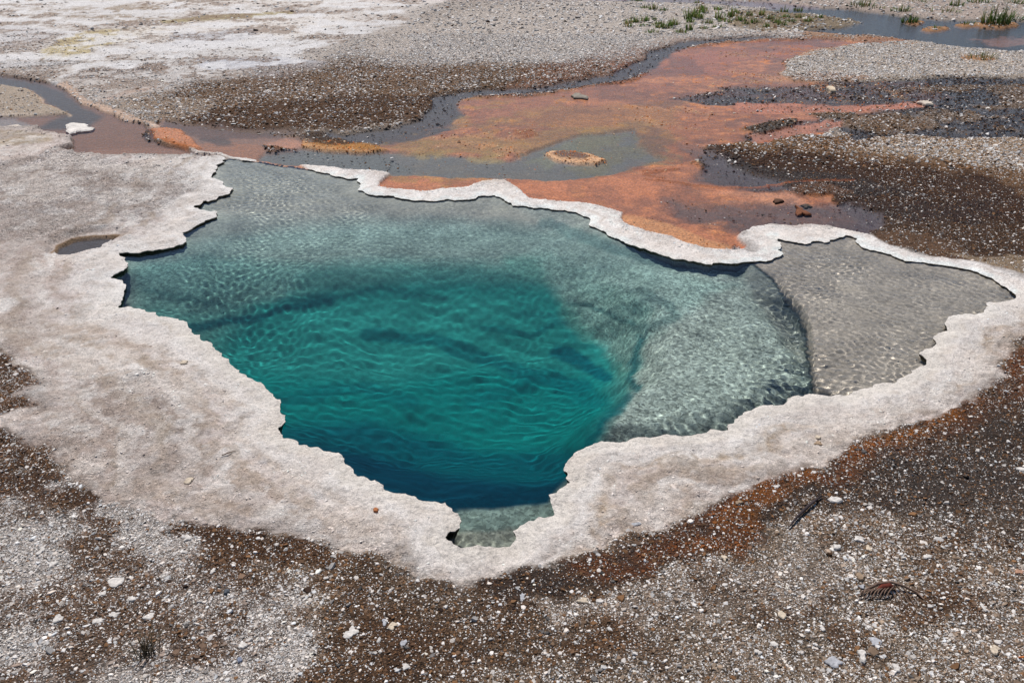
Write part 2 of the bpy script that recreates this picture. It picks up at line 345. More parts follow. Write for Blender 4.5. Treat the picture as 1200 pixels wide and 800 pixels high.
    # pale gravel island in the mats
    put(mask([(905,84),(925,68),(960,60),(1050,49),(1120,48),(1180,57),(1290,62),(1290,92),(1100,90),(1040,95),(960,96),(930,92)], 6), (190, 174, 158), 1, g=1, w=0, h=.014)
    put(mask([(900,86),(960,88),(1040,90),(1010,97),(940,98),(890,98)], 4, 'l'), (160, 118, 92), .6)
    # the far stream, top right
    put(mask([(905,4),(960,8),(1050,18),(1130,24),(1170,22),(1320,20),(1320,-60),(700,-60),(860,-5)], 3, 'm'), (176, 160, 150), .95, w=0, h=.02, g=.7)
    put(mask([(640,-6),(760,-2),(900,2),(960,8),(955,13),(880,9),(800,4),(640,0)], 2.5, 'm'), (112, 98, 104), .95, w=.6, h=-.012, g=.1)
    put(mask([(950,9),(1000,11),(1040,17),(1075,21),(1130,25),(1320,27),(1320,62),(1180,60),(1100,52),(1060,46),(1020,42),(975,40),(935,36),(985,33),(1012,28),(985,22),(950,16),(880,12)], 3, 'm'), (28, 29, 38), 1, w=.6, h=-.035, g=0)
    put(mask([(860,14),(930,15),(985,22),(1010,28),(980,34),(890,38),(850,30)], 4, 'm'), (128, 110, 84), .8, g=.9, h=.014, w=0)
    put(mask([(940,37),(1010,42),(1060,47),(1020,51),(940,46)], 3, 'm'), (150, 114, 88), .8, g=.4, h=.004)
    put(mask([(1130,44),(1180,40),(1260,44),(1260,52),(1160,52)], 3, 'l', patch=('E', -.2, .1)), (128, 92, 80), .7, h=-.01)
    for c, rx, ry in (((1168,30),28,5), ((1066,27),12,4), ((1095,34),17,4), ((1150,70),20,4), ((1135,31),12,3)):
        a = np.linspace(0, 2 * math.pi, 12)[:-1]
        put(mask(np.stack([c[0] + rx * np.cos(a), c[1] + .7 * ry * np.sin(a)], 1), 2.5, 'm'), (166, 126, 94), .95, g=.5, h=.012, w=0)
    mo2 = mo * (hz < .004) * (1 - .85 * mask(CH, 10))
    col[:] = col * (1 + mo2[:, None] * np.array([[.06, -.0, -.06]]))
    put(mo2 * ss(.0, .3, nB + .5 * nC) * ss(760, 520, u), (136, 112, 52), .45)
    put(mo2 * ss(.05, .3, -nE + .4 * nF0), (112, 70, 48), .42)
    put(mo2 * ss(.1, .3, nA - .3 * nB) * ss(600, 800, u), (88, 58, 52), .5)
    # islets and crust lines inside the mats
    for P in ([(634,180),(645,176),(670,177),(690,180),(710,186),(700,192),(675,191),(650,187)],):
        put(mask(P, 3, 's'), (200, 150, 104), .95, h=.004, nd=1)
        c = np.mean(P, 0); Q = (np.array(P) - c) * .62 + c - [4, 1]
        put(mask(Q, 4, 's'), (74, 38, 20), .95, h=.014)
    put(mask([(598,152),(622,151),(630,158),(610,162),(600,160)], 4, 's'), (120, 64, 28), .8, h=.004, nd=.7)
    for L, wd in (([(752,200),(790,198),(752,203),(775,208)], 1.6), ([(770,210),(800,215),(840,220),(900,218)], 1.6), ([(900,216),(1000,212)], 1.8), ([(752,208),(775,212)], 1.5)):
        put(mask(L, 2.5, 's', line=wd), (128, 64, 26), .85, h=.006, nd=.6)
    for L, wd in (([(510,150),(560,158),(600,158)], 3), ([(520,164),(560,168),(600,176)], 3.5), ([(550,178),(600,172)], 3), ([(735,135),(760,145),(800,148)], 4), ([(740,120),(800,130),(840,135)], 4), ([(830,65),(900,62)], 3), ([(840,80),(900,88)], 4), ([(840,105),(860,98),(930,92)], 4)):
        put(mask(L, 8, 'l', line=wd, sv=1.6, patch=('D', -.3, .1)), (180, 126, 84), .6, nd=1)
    put(mask([(724,250),(745,252),(790,262),(830,280),(860,288),(868,293),(830,292),(790,281),(745,265),(728,256)], 5, 's'), (190, 134, 88), .75, nd=.25)
    for L in ([(443,219),(456,224),(476,227),(500,229),(525,226),(552,222),(566,216)], [(598,218),(612,227),(622,235),(640,237),(687,240),(714,247),(730,251)], [(728,258),(742,266),(790,282),(825,293),(868,294),(874,288)]):
        put(mask(L, 2.2, 's', line=1.4, patch=('B', -.5, -.1)), (196, 92, 36), .9)

    # ---------- brown stream and basin, upper left
    ST = [(-400,60),(-120,74),(0,87),(25,92),(50,96),(70,101),(85,110),(97,120),(112,124),(125,131),(145,140),(165,144),(172,149),(167,157),(172,164),(195,171),(220,175),(240,179),(268,185),(300,189),(275,192),
          (261,186),(225,185),(175,187),(125,188),(88,187),(60,182),(74,176),(82,172),(84,164),(50,158),(28,154),(0,151),(-60,148),(-60,138),(0,134),(80,134),(67,126),(50,120),(45,112),(30,105),(0,99),(-120,92),(-400,84)]
    put(mask(ST, 2.5, 's'), (102, 68, 50), 1, g=0, w=.5, h=-.016)
    put(mask([(-400,60),(0,88),(50,97),(75,106),(100,124),(120,134),(100,150),(40,150),(60,140),(80,133),(60,120),(40,108),(0,98),(-400,84)], 8, 's'), (34, 30, 34), .88)
    put(mask([(-60,138),(20,137),(40,148),(0,152),(-60,148)], 6, 's'), (120, 114, 114), .8)
    put(mask([(88,186),(110,172),(200,172),(230,182),(180,187)], 8, 's'), (122, 86, 68), .7)
    put(mask([(255,184),(300,189),(280,191),(262,190)], 3, 's'), (84, 78, 56), .9)
    put(mask([(-300,100),(0,99),(30,105),(45,112),(50,120),(67,126),(80,134),(40,136),(-60,138),(-300,130)], 2.5, 's'), (162, 148, 134), .95, g=.15, h=.010)
    put(mask([(30,104),(46,112),(52,120),(68,126),(82,134)], 3, 's', line=2.5), (190, 164, 138), .7, nd=.3)
    # its far bank, a low pinkish crust ending in an orange mound
    put(mask([(70,100),(82,97),(92,108),(105,118),(125,124),(150,135),(170,142),(190,148),(180,150),(165,144),(145,141),(125,132),(112,125),(97,121),(85,111)], 3, 's'), (190, 164, 146), .95, g=.15, h=.010)
    put(mask([(120,120),(150,110),(185,104)], 6, 's', line=3), (176, 150, 134), .7)
    put(mask([(172,152),(190,150),(212,152),(225,165),(235,174),(215,175),(195,170),(178,163)], 4, 's'), (160, 98, 60), .95, g=.1, h=.012, nd=.4)
    put(mask([(166,158),(172,150),(180,156),(180,166),(170,163)], 4, 's'), (62, 40, 32), .8, h=-.01)

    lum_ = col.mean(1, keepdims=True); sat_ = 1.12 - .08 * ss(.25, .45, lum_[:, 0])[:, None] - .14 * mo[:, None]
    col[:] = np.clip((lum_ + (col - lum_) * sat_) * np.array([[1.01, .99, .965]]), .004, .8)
    # ---------- sinter apron and rim (sharp outlines, worked in metres)
    da = sd_world(x + .012 * w2x, y + .012 * w2y, APW)
    dp = sd_world(x, y, POOLW, 2.5)
    f.dp = dp
    mu = mask(UPRIM, 1.2, 's', sv=1.5)
    mth = mask(THIN, 1.2, 's', sv=1.5)
    wA = .012 + .010 * ss(330, 420, v)
    mA = ss(wA, -wA, da + (.035 * nB + .022 * nD) * ss(330, 420, v))
    white = np.clip(mA + mu + mth, 0, 1)
    # apron colours
    base = np.empty((n, 3)); base[:] = lin((198, 184, 177))
    def tint(m, c, a=1.0):
        base[:] = base + (lin(c) - base) * (np.clip(m, 0, 1) * a)[:, None]
    tint(ss(-.15, .3, nA), (184, 168, 159), .8)
    tint(ss(.05, .4, nC), (172, 158, 153), .6)
    tint(mask([(90,430),(150,400),(210,440),(240,540),(170,570),(100,560),(60,520),(50,470)], 30, 'l'), (150, 136, 127), .75)
    tint(mask([(0,380),(120,385),(220,425),(160,440),(60,430),(0,415)], 16, 'l'), (180, 164, 150), .8)
    tint(mask([(225,600),(270,590),(315,605),(300,622),(240,618)], 10, 'l'), (164, 144, 124), .8)
    tint(mask([(100,575),(160,565),(200,590),(160,600),(120,592)], 10, 'l'), (180, 164, 146), .7)
    tint(mask([(-300,195),(60,190),(180,200),(250,215),(230,245),(180,275),(60,275),(-300,320)], 14, 'l'), (158, 149, 145), .85)
    tint(mask([(-300,205),(60,200),(180,215),(120,240),(40,265),(-300,290)], 14, 'l', patch=('C', -.2, .2)), (136, 120, 110), .6)
    tint(mask([(760,600),(900,560),(1040,508),(1150,455),(1185,400),(1170,380),(1100,440),(1000,500),(860,540),(740,590)], 12, 'm'), (182, 165, 150), .7)
    tint(mask([(820,575),(900,545),(960,530),(920,552),(850,580)], 8, 'l'), (160, 148, 142), .6)
    tint(mask([(1140,420),(1180,380),(1300,350),(1300,400),(1190,405)], 10, 'l'), (150, 134, 126), .6)
    # edge zoning with distance from the water
    dd = dp + .02 * nB
    near = ss(.30, .05, dd)
    tint(near * (v > 340), (208, 198, 190), .75)
    tint(ss(.35, .6, dp) * ss(1.3, .8, dp) * (v > 360) * (u < 700), (172, 156, 146), .45)
    tint(ss(.28, .42, dp) * (v > 380) * (u > 640), (176, 160, 147), .7)
    tint(near * (v <= 340), (206, 200, 195), .9)
    band = np.exp(-((dd - .16) / .035) ** 2) * ss(-.25, .2, nB) * (u > 560) * (v > 360)
    tint(band, (160, 138, 112), .8)
    tint(np.exp(-((dd - .42) / .03) ** 2) * ss(-.2, .3, nA), (206, 199, 192), .6)
    tint(ss(.0, .35, nD) * .5, (150, 132, 115), .6)
    tint(ss(.1, .5, nB), (208, 202, 196), .6)
    # yellow brown crust at upper left corner of the apron
    tint(mask([(-100,155),(30,158),(65,164),(62,172),(30,176),(-100,176)], 5, 's'), (150, 132, 104), .8)
    fl2 = ss(.06, .34, np.sin(dp * 46 + 5 * nA + 2.5 * nB) * .5 + .25 * nD) * ss(.05, .14, dp) * ss(.95, .5, dp)
    tint(fl2 * ((v > 360) * .9), (162, 146, 130), .55)
    tint(ss(.1, .3, nD + .5 * nB), (210, 203, 198), .45)
    nF = fbm(x, y, 13, 5, 91); nG = np.abs(fbm(x, y, 5, 5, 92))
    tint(ss(.02, .3, nF), (168, 148, 132), .22)
    tint(ss(.0, .3, -nF - .3 * nA), (212, 203, 196), .4)
    nH = fbm(x, y, 38, 3, 95)
    tint(ss(.0, .3, nH), (150, 132, 118), .22); tint(ss(.0, .3, -nH), (214, 206, 200), .25)
    tint(ss(.16, .04, dp + .02 * nD) * (v > 340), (216, 209, 202), .6)
    q_ = dp * 30 + 3.2 * nA + 2.2 * nB + .8 * nD
    tint(ss(.55, .95, np.sin(q_)) * ss(.03, .08, dp) * ss(.75, .45, dp) * ss(-.15, .15, nA + nB), (156, 138, 120), .5)
    tint(ss(.55, .95, -np.sin(q_ + .6)) * ss(.02, .06, dp) * ss(.75, .45, dp), (218, 210, 203), .5)
    tint(ss(.07, .02, dp + .01 * nD), (222, 216, 210), .6)
    stain = fbm(x * 1.3, y * 1.3, 3.2, 5, 96)
    tint(ss(.02, .22, stain) * ss(.15, .4, dp), (158, 141, 130), .5); tint(ss(.12, .3, -stain), (206, 194, 184), .5)
    tint(ss(.05, .0, nG) * ss(.1, .5, dp), (150, 134, 124), .4)
    tint(ss(.10, .02, dp + .03 * nD) * ss(330, 400, v), (196, 184, 170), .5)
    base *= np.where((mu[:, None] > .5) | ((v < 345) & (dp < .4) & (u > 850))[:, None], 1.27, 1.10)
    edgeA = ss(-.10, .0, da) * (mA > .3) * (dp > .1)
    tint(edgeA * ss(-.3, .2, nB), (128, 118, 112), .55)
    lo = ss(-.16, 0, da) * (dp > .1)
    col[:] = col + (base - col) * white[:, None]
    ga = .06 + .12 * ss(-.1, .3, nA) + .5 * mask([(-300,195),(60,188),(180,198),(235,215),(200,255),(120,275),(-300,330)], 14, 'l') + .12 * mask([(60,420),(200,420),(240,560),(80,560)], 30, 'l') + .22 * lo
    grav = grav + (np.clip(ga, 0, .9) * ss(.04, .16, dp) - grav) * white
    wet = wet * (1 - white)
    nod = nod * (1 - white)
    # heights
    rough = .006 * nB + .003 * nD
    hz = hz + np.where(hz > .005, (.010 * nA + rough) * (1 - .6 * ss(4.5, 5.5, y)), .0045 * nB + .0028 * nD)
    terr = .0030 * np.sin(dp * 30 + 3.2 * nA + 2.2 * nB + .8 * nD) * ss(.02, .08, dp) * ss(.8, .45, dp) + .0035 * fbm(dp * 3.2 + .25 * nA, dp * 3.2, 7, 3, 31)
    lip = .6 + .4 * ss(330, 250, v) * 0 
    hA = .010 + .013 * (1 - np.exp(-np.clip(dp, 0, 2) / .05)) + .014 * ss(.1, .7, dp) + terr + .006 * nA + .005 * nB + .0035 * nD + .0022 * fbm(x, y, 55, 2, 93) + .004 * np.abs(fbm(x, y, 12, 3, 94))
    hU = .007 + .009 * (1 - np.exp(-np.clip(dp, 0, 2) / .03)) + .003 * nB + .0025 * nD
    hA = hA * (1 - .45 * (v < 360) * (u > 860))
    hz = hz + (hA - hz) * mA
    hz = np.where(mu > .01, hz + (hU - hz) * mu, hz)
    hz = hz + (.006 + .003 * nD - hz) * mth
    # thin half drowned ridge closing the pool at its top left
    rd = mask([(262,186.5),(275,187.5),(298,189.5),(332,195.5),(360,198.5)], 1.0, 's', line=.7)
    hz = np.maximum(hz, -.02 + .0235 * rd)
    col[:] = col + (lin((150, 146, 128)) - col) * (rd * .5 * (1 - white))[:, None]
    # keep dry ground above the water table
    dry = (v > 330) | (dp < 0)
    hz = np.where((v > 330) & (mA < .5), np.maximum(hz, .012), hz)
    # small puddle in the apron
    pd = mask(PUDDLE, 1.6, 's', sv=1.5)
    pe = mask([(64,297),(70,289),(87,281.5),(112,279),(138,278.5)], 1.6, 's', line=1.5, sv=1.5)
    col[:] = col + (lin((84, 80, 82)) - col) * pd[:, None]
    col[:] = col + (lin((134, 106, 76)) - col) * (pe * .9)[:, None]
    hz = hz + (.010 - hz) * mask([(56,297),(64,284),(90,275),(130,273),(150,277),(135,290),(120,300),(95,304),(66,306)], 8, 's'); hz = hz + (-.010 - hz) * pd; grav = grav * (1 - pd)
    # distant plain: slow swells and patches
    fz = ss(13, 20, y)
    col[:] = col * (1 + .25 * nC * fz)[:, None]
    hz = hz + .05 * fz * (1 + fbm(x, y, .15, 3, 41))
    f.col, f.grav, f.wet, f.h, f.nod, f.white, f.u, f.v = np.clip(col, .002, .8), np.clip(grav, 0, 1), wet, hz, nod, white, u, v
    f.pd = pd
    return f

# ------------------------------------------------------------------ helpers for meshes and materials
def mk_mesh(name, V, Fq, smooth=True, mats=(), attrs=None):
    me = bpy.data.meshes.new(name)
    V = np.asarray(V, np.float32); Fq = np.asarray(Fq, np.int32)
    k = Fq.shape[1]
    me.vertices.add(len(V)); me.vertices.foreach_set('co', V.ravel())
    me.loops.add(Fq.size); me.loops.foreach_set('vertex_index', Fq.ravel())
    me.polygons.add(len(Fq)); me.polygons.foreach_set('loop_start', np.arange(0, Fq.size, k, dtype=np.int32))
    me.polygons.foreach_set('loop_total', np.full(len(Fq), k, np.int32))
    me.update(calc_edges=True)
    me.polygons.foreach_set('use_smooth', np.full(len(Fq), smooth))
    for an, a in (attrs or {}).items():
        at = me.attributes.new(an, 'FLOAT_COLOR', 'POINT')
        d = np.ones((len(V), 4), np.float32); d[:, :3] = a
        at.data.foreach_set('color', d.ravel())
    for m in mats: me.materials.append(m)
    return me

def link(name, me, parent=None, **tags):
    o = bpy.data.objects.new(name, me); COL.objects.link(o)
    if parent is not None: o.parent = parent
    for k, v in tags.items(): o[k] = v
    return o

def new_mat(name):
    m = bpy.data.materials.new(name); m.use_nodes = True
    nt = m.node_tree; nt.nodes.clear()
    out = nt.nodes.new('ShaderNodeOutputMaterial')
    return m, nt, out

def N(nt, typ, **kw):
    n = nt.nodes.new(typ)
    for k, v in kw.items():
        if k.startswith('i_'):
            n.inputs[int(k[2:])].default_value = v
        elif k.startswith('n_'):
            n.inputs[k[2:].replace('_', ' ')].default_value = v
        else: setattr(n, k, v)
    return n

def math_n(nt, op, a, b=None, clamp=False):
    n = nt.nodes.new('ShaderNodeMath'); n.operation = op; n.use_clamp = clamp
    for i, q in enumerate((a, b)):
        if q is None: continue
        if isinstance(q, (int, float)): n.inputs[i].default_value = q
        else: nt.links.new(q, n.inputs[i])
    return n.outputs[0]

def vmul(nt, a, b):
    n = nt.nodes.new('ShaderNodeVectorMath'); n.operation = 'SCALE'
    nt.links.new(a, n.inputs[0]); nt.links.new(b, n.inputs['Scale'])
    return n.outputs[0]

def mapr(nt, a, f0, f1, t0, t1):
    n = nt.nodes.new('ShaderNodeMapRange')
    nt.links.new(a, n.inputs[0])
    for i, q in enumerate((f0, f1, t0, t1)): n.inputs[i + 1].default_value = q
    return n.outputs[0]

def mat_ground():
    m, nt, out = new_mat('sinter_ground')
    L = nt.links.new
    at = N(nt, 'ShaderNodeAttribute', attribute_name='Col'); pr = N(nt, 'ShaderNodeAttribute', attribute_name='Prm')
    sep = N(nt, 'ShaderNodeSeparateColor'); L(pr.outputs['Color'], sep.inputs[0])
    g, w, s = sep.outputs
    geo = N(nt, 'ShaderNodeNewGeometry'); P = geo.outputs['Position']
    def vor(scale, feature='F1'):
        v = N(nt, 'ShaderNodeTexVoronoi', feature=feature); v.inputs['Scale'].default_value = scale; v.inputs['Randomness'].default_value = 1
        L(P, v.inputs['Vector']); return v
    def noi(scale, det=3, r=.6):
        v = N(nt, 'ShaderNodeTexNoise'); v.inputs['Scale'].default_value = scale; v.inputs['Detail'].default_value = det; v.inputs['Roughness'].default_value = r
        L(P, v.inputs['Vector']); return v
    v1 = vor(150); v2 = vor(52); n1 = noi(9, 6, .65); n2 = noi(70, 4, .7); n3 = noi(330, 3, .7)
    r1 = N(nt, 'ShaderNodeSeparateColor'); L(v1.outputs['Color'], r1.inputs[0])
    r2 = N(nt, 'ShaderNodeSeparateColor'); L(v2.outputs['Color'], r2.inputs[0])
    chip = math_n(nt, 'MULTIPLY', mapr(nt, r1.outputs[0], 0, 1, .45, 1.5), mapr(nt, r2.outputs[0], 0, 1, .7, 1.3))
    gs = mapr(nt, g, 0, 1, .12, .95)
    chip = math_n(nt, 'ADD', 1.0, math_n(nt, 'MULTIPLY', math_n(nt, 'SUBTRACT', chip, 1.0), gs))
    fine = math_n(nt, 'MULTIPLY', mapr(nt, n1.outputs[0], .3, .7, .88, 1.12), mapr(nt, n2.outputs[0], .3, .7, .70, 1.27))
    fine = math_n(nt, 'MULTIPLY', fine, mapr(nt, n3.outputs[0], .3, .7, .70, 1.28))
    fine = math_n(nt, 'MULTIPLY', fine, math_n(nt, 'ADD', 1.0, math_n(nt, 'MULTIPLY', w, mapr(nt, n2.outputs[0], .3, .7, -.55, .55))))
    c = vmul(nt, at.outputs['Color'], math_n(nt, 'MULTIPLY', chip, fine))
    # crust: pits and hairline cracks on the pale sinter
    mx = N(nt, 'ShaderNodeVectorMath', operation='ADD'); wob = noi(14, 3, .6); L(P, mx.inputs[0]); wv = vmul(nt, wob.outputs['Color'], mapr(nt, s, 0, 1, .1, .1)); L(wv, mx.inputs[1])
    ce = N(nt, 'ShaderNodeTexVoronoi', feature='DISTANCE_TO_EDGE'); ce.inputs['Scale'].default_value = 13; L(mx.outputs[0], ce.inputs['Vector'])
    big = noi(3.5, 4, .6)
    crack = math_n(nt, 'MULTIPLY', mapr(nt, ce.outputs['Distance'], 0, .045, 1, 0), mapr(nt, big.outputs[0], .5, .62, 0, 1))
    crack = math_n(nt, 'MULTIPLY', crack, s)
    pit = math_n(nt, 'MULTIPLY', mapr(nt, n2.outputs[0], .56, .68, 0, 1), s)
    dk = math_n(nt, 'SUBTRACT', 1.0, math_n(nt, 'ADD', math_n(nt, 'MULTIPLY', crack, .28), math_n(nt, 'MULTIPLY', pit, .30)))
    c = vmul(nt, c, dk)
    bs = N(nt, 'ShaderNodeBsdfPrincipled')
    L(c, bs.inputs['Base Color'])
    L(mapr(nt, w, 0, 1, .92, .38), bs.inputs['Roughness'])
    L(mapr(nt, w, 0, 1, .25, .5), bs.inputs['Specular IOR Level'])
    hh = math_n(nt, 'ADD', math_n(nt, 'MULTIPLY', v1.outputs['Distance'], g), math_n(nt, 'MULTIPLY', n2.outputs[0], 1.1))
    hh = math_n(nt, 'ADD', hh, math_n(nt, 'MULTIPLY', n3.outputs[0], .6))
    bp = N(nt, 'ShaderNodeBump'); bp.inputs['Distance'].default_value = .012
    L(mapr(nt, w, 0, 1, .8, .25), bp.inputs['Strength'])
    L(hh, bp.inputs['Height']); L(bp.outputs[0], bs.inputs['Normal'])
    L(bs.outputs[0], out.inputs[0])
    return m

def mat_vcol(name, rough=.85, nscale=120, amt=.25, bump=.4, dist=.003, spec=.3):
    m, nt, out = new_mat(name); L = nt.links.new
    at = N(nt, 'ShaderNodeAttribute', attribute_name='Col')
    tc = N(nt, 'ShaderNodeNewGeometry')
    n1 = N(nt, 'ShaderNodeTexNoise'); n1.inputs['Scale'].default_value = nscale; n1.inputs['Detail'].default_value = 4
    L(tc.outputs['Position'], n1.inputs['Vector'])
    c = vmul(nt, at.outputs['Color'], mapr(nt, n1.outputs[0], .3, .7, 1 - amt, 1 + amt))
    bs = N(nt, 'ShaderNodeBsdfPrincipled'); L(c, bs.inputs['Base Color']); bs.inputs['Roughness'].default_value = rough
    bs.inputs['Specular IOR Level'].default_value = spec
    bp = N(nt, 'ShaderNodeBump'); bp.inputs['Distance'].default_value = dist; bp.inputs['Strength'].default_value = bump
    L(n1.outputs[0], bp.inputs['Height']); L(bp.outputs[0], bs.inputs['Normal'])
    L(bs.outputs[0], out.inputs[0])
    return m

def mat_floor():
    m, nt, out = new_mat('pool_floor'); L = nt.links.new
    at = N(nt, 'ShaderNodeAttribute', attribute_name='Col'); pr = N(nt, 'ShaderNodeAttribute', attribute_name='Prm')
    sep = N(nt, 'ShaderNodeSeparateColor'); L(pr.outputs['Color'], sep.inputs[0])
    geo = N(nt, 'ShaderNodeNewGeometry'); P = geo.outputs['Position']
    v = N(nt, 'ShaderNodeTexVoronoi'); v.inputs['Scale'].default_value = 95; L(P, v.inputs['Vector'])
    r = N(nt, 'ShaderNodeSeparateColor'); L(v.outputs['Color'], r.inputs[0])
    n1 = N(nt, 'ShaderNodeTexNoise'); n1.inputs['Scale'].default_value = 26; n1.inputs['Detail'].default_value = 5; n1.inputs['Roughness'].default_value = .7; L(P, n1.inputs['Vector'])
    k = math_n(nt, 'MULTIPLY', mapr(nt, r.outputs[0], 0, 1, .5, 1.5), mapr(nt, n1.outputs[0], .3, .7, .6, 1.4))
    k = math_n(nt, 'ADD', 1.0, math_n(nt, 'MULTIPLY', math_n(nt, 'SUBTRACT', k, 1.0), sep.outputs[0]))
    c = vmul(nt, at.outputs['Color'], k)
    bs = N(nt, 'ShaderNodeBsdfPrincipled'); L(c, bs.inputs['Base Color']); bs.inputs['Roughness'].default_value = 1; bs.inputs['Specular IOR Level'].default_value = 0
    bp = N(nt, 'ShaderNodeBump'); bp.inputs['Distance'].default_value = .01; bp.inputs['Strength'].default_value = .5
    L(math_n(nt, 'MULTIPLY', n1.outputs[0], sep.outputs[0]), bp.inputs['Height']); L(bp.outputs[0], bs.inputs['Normal'])
    L(bs.outputs[0], out.inputs[0])
    return m

def mat_pool_water():
    m, nt, out = new_mat('clear_spring_water')
    g = N(nt, 'ShaderNodeBsdfGlass'); g.inputs['Roughness'].default_value = 0; g.inputs['IOR'].default_value = 1.33
    nt.links.new(g.outputs[0], out.inputs[0])
    return m

def mat_film():
    m, nt, out = new_mat('shallow_runoff_water'); L = nt.links.new
    geo = N(nt, 'ShaderNodeNewGeometry')
    mp = N(nt, 'ShaderNodeMapping'); mp.inputs['Scale'].default_value = (1, 1.4, 1); L(geo.outputs['Position'], mp.inputs[0])
    n1 = N(nt, 'ShaderNodeTexNoise'); n1.inputs['Scale'].default_value = 22; n1.inputs['Detail'].default_value = 4; L(mp.outputs[0], n1.inputs['Vector'])
    bp = N(nt, 'ShaderNodeBump'); bp.inputs['Distance'].default_value = .012; bp.inputs['Strength'].default_value = .35; L(n1.outputs[0], bp.inputs['Height'])
    fr = N(nt, 'ShaderNodeFresnel'); fr.inputs['IOR'].default_value = 1.115; L(bp.outputs[0], fr.inputs['Normal'])
    tr = N(nt, 'ShaderNodeBsdfTransparent'); gl = N(nt, 'ShaderNodeBsdfGlossy'); gl.inputs['Roughness'].default_value = .06; L(bp.outputs[0], gl.inputs['Normal'])
    mx = N(nt, 'ShaderNodeMixShader'); L(fr.outputs[0], mx.inputs[0]); L(tr.outputs[0], mx.inputs[1]); L(gl.outputs[0], mx.inputs[2])
    L(mx.outputs[0], out.inputs[0])
    return m

M_GROUND, M_FLOOR, M_POOL, M_FILM = mat_ground(), mat_floor(), mat_pool_water(), mat_film()
M_GRAVEL = mat_vcol('sinter_chips', .9, 260, .14, .25, .002)
M_SKIRT = mat_vcol('rim_underside', .8, 60, .3, .6, .006)
M_STONE = mat_vcol('stone', .85, 140, .22, .6, .004)
M_PLANT = mat_vcol('plant', .6, 30, .12, .0, .001)
for m_ in [M_PLANT]:
    nt_ = m_.node_tree; b_ = [q for q in nt_.nodes if q.type == 'BSDF_PRINCIPLED'][0]; o_ = [q for q in nt_.nodes if q.type == 'OUTPUT_MATERIAL'][0]; a_ = [q for q in nt_.nodes if q.type == 'ATTRIBUTE'][0]
    t_ = nt_.nodes.new('ShaderNodeBsdfTranslucent'); x_ = nt_.nodes.new('ShaderNodeMixShader'); x_.inputs[0].default_value = .4
    nt_.links.new(a_.outputs['Color'], t_.inputs[0]); nt_.links.new(b_.outputs[0], x_.inputs[1]); nt_.links.new(t_.outputs[0], x_.inputs[2]); nt_.links.new(x_.outputs[0], o_.inputs[0])

# ------------------------------------------------------------------ ground sheet
def v_to_y(v): return ground(600, v)[1]
rows = np.concatenate([[-6, -3, -1, 0, .5, .9, 1.15], v_to_y(np.arange(856, 330, -1.5)), v_to_y(np.arange(330, -14, -.9))])
yl = rows[-1]
rows = np.concatenate([rows, yl + np.cumsum(.22 * 1.12 ** np.arange(1, 56))])
cu = np.concatenate([600 - 700 - 40 * 1.25 ** np.arange(16, 0, -1), np.arange(-100, 1300.1, 1.55), 1300 + 40 * 1.25 ** np.arange(1, 17)])
YY, UU = np.meshgrid(rows, cu, indexing='ij')
DD = np.maximum(YY, 1.0) * CP + CAM_H * SP
XX = (UU - 600) / F * DD
jit = (YY > 1.3) & (YY < yl)
gx, gy = XX.ravel(), YY.ravel()
nr, nc = XX.shape
fg = fields(gx, gy)
inside = fg.dp < 0
ids = np.arange(nr * nc).reshape(nr, nc)
quads = np.stack([ids[:-1, :-1], ids[:-1, 1:], ids[1:, 1:], ids[1:, :-1]], -1).reshape(-1, 4)
kill = inside[quads].all(1)
keep = quads[~kill]
edgev = np.zeros(nr * nc, bool)
used = np.zeros(nr * nc, bool); used[keep.ravel()] = True
snap = used & inside
sx, sy = nearest(gx[snap], gy[snap], POOLW)
gx[snap] = sx; gy[snap] = sy
hz = fg.h.copy()
hz[snap] = fields(sx, sy).h
pc = fg.col.copy(); gr = fg.grav.copy()
pc *= (1 - (.42 - .22 * ss(4.5, 6.5, gy)) * fg.grav * (1 - .5 * fg.white))[:, None]     # the matrix between the chips is darker
remap = -np.ones(nr * nc, int); remap[used] = np.arange(used.sum())
Vg = np.stack([gx, gy, hz], 1)[used]
me = mk_mesh('ground', Vg, remap[keep], True, [M_GROUND], {'Col': pc[used], 'Prm': np.stack([gr, np.clip(fg.wet, 0, 1), np.clip(fg.white, 0, 1)], 1)[used]})
link('ground', me, kind='structure')

# underside of the rim: from every edge of the hole down and back under the shelf
def hole_edges(q, killed):
    e = np.concatenate([killed[:, [0, 1]], killed[:, [1, 2]], killed[:, [2, 3]], killed[:, [3, 0]]])
    k = np.concatenate([q[:, [1, 0]], q[:, [2, 1]], q[:, [3, 2]], q[:, [0, 3]]])
    B = nr * nc
    ke = e[:, 0].astype(np.int64) * B + e[:, 1]; kk = k[:, 0].astype(np.int64) * B + k[:, 1]
    return e[np.isin(ke, kk)]
he = hole_edges(keep, quads[kill])
hv, inv = np.unique(he.ravel(), return_inverse=True); he = inv.reshape(-1, 2)
bx, by, bz = gx[hv], gy[hv], hz[hv]
eps = .03
def spd(x, y):
    return sd_world(x, y, POOLW)
nx = spd(bx + eps, by) - spd(bx - eps, by); ny = spd(bx, by + eps) - spd(bx, by - eps)
ll = np.hypot(nx, ny) + 1e-6; nx /= ll; ny /= ll
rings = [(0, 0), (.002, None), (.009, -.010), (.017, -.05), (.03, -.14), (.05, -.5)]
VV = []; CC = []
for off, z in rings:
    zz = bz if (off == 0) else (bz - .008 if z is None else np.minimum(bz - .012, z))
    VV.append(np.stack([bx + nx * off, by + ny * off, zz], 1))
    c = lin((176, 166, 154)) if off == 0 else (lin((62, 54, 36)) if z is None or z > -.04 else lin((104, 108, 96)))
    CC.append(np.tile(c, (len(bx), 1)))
nb = len(bx); Q = []
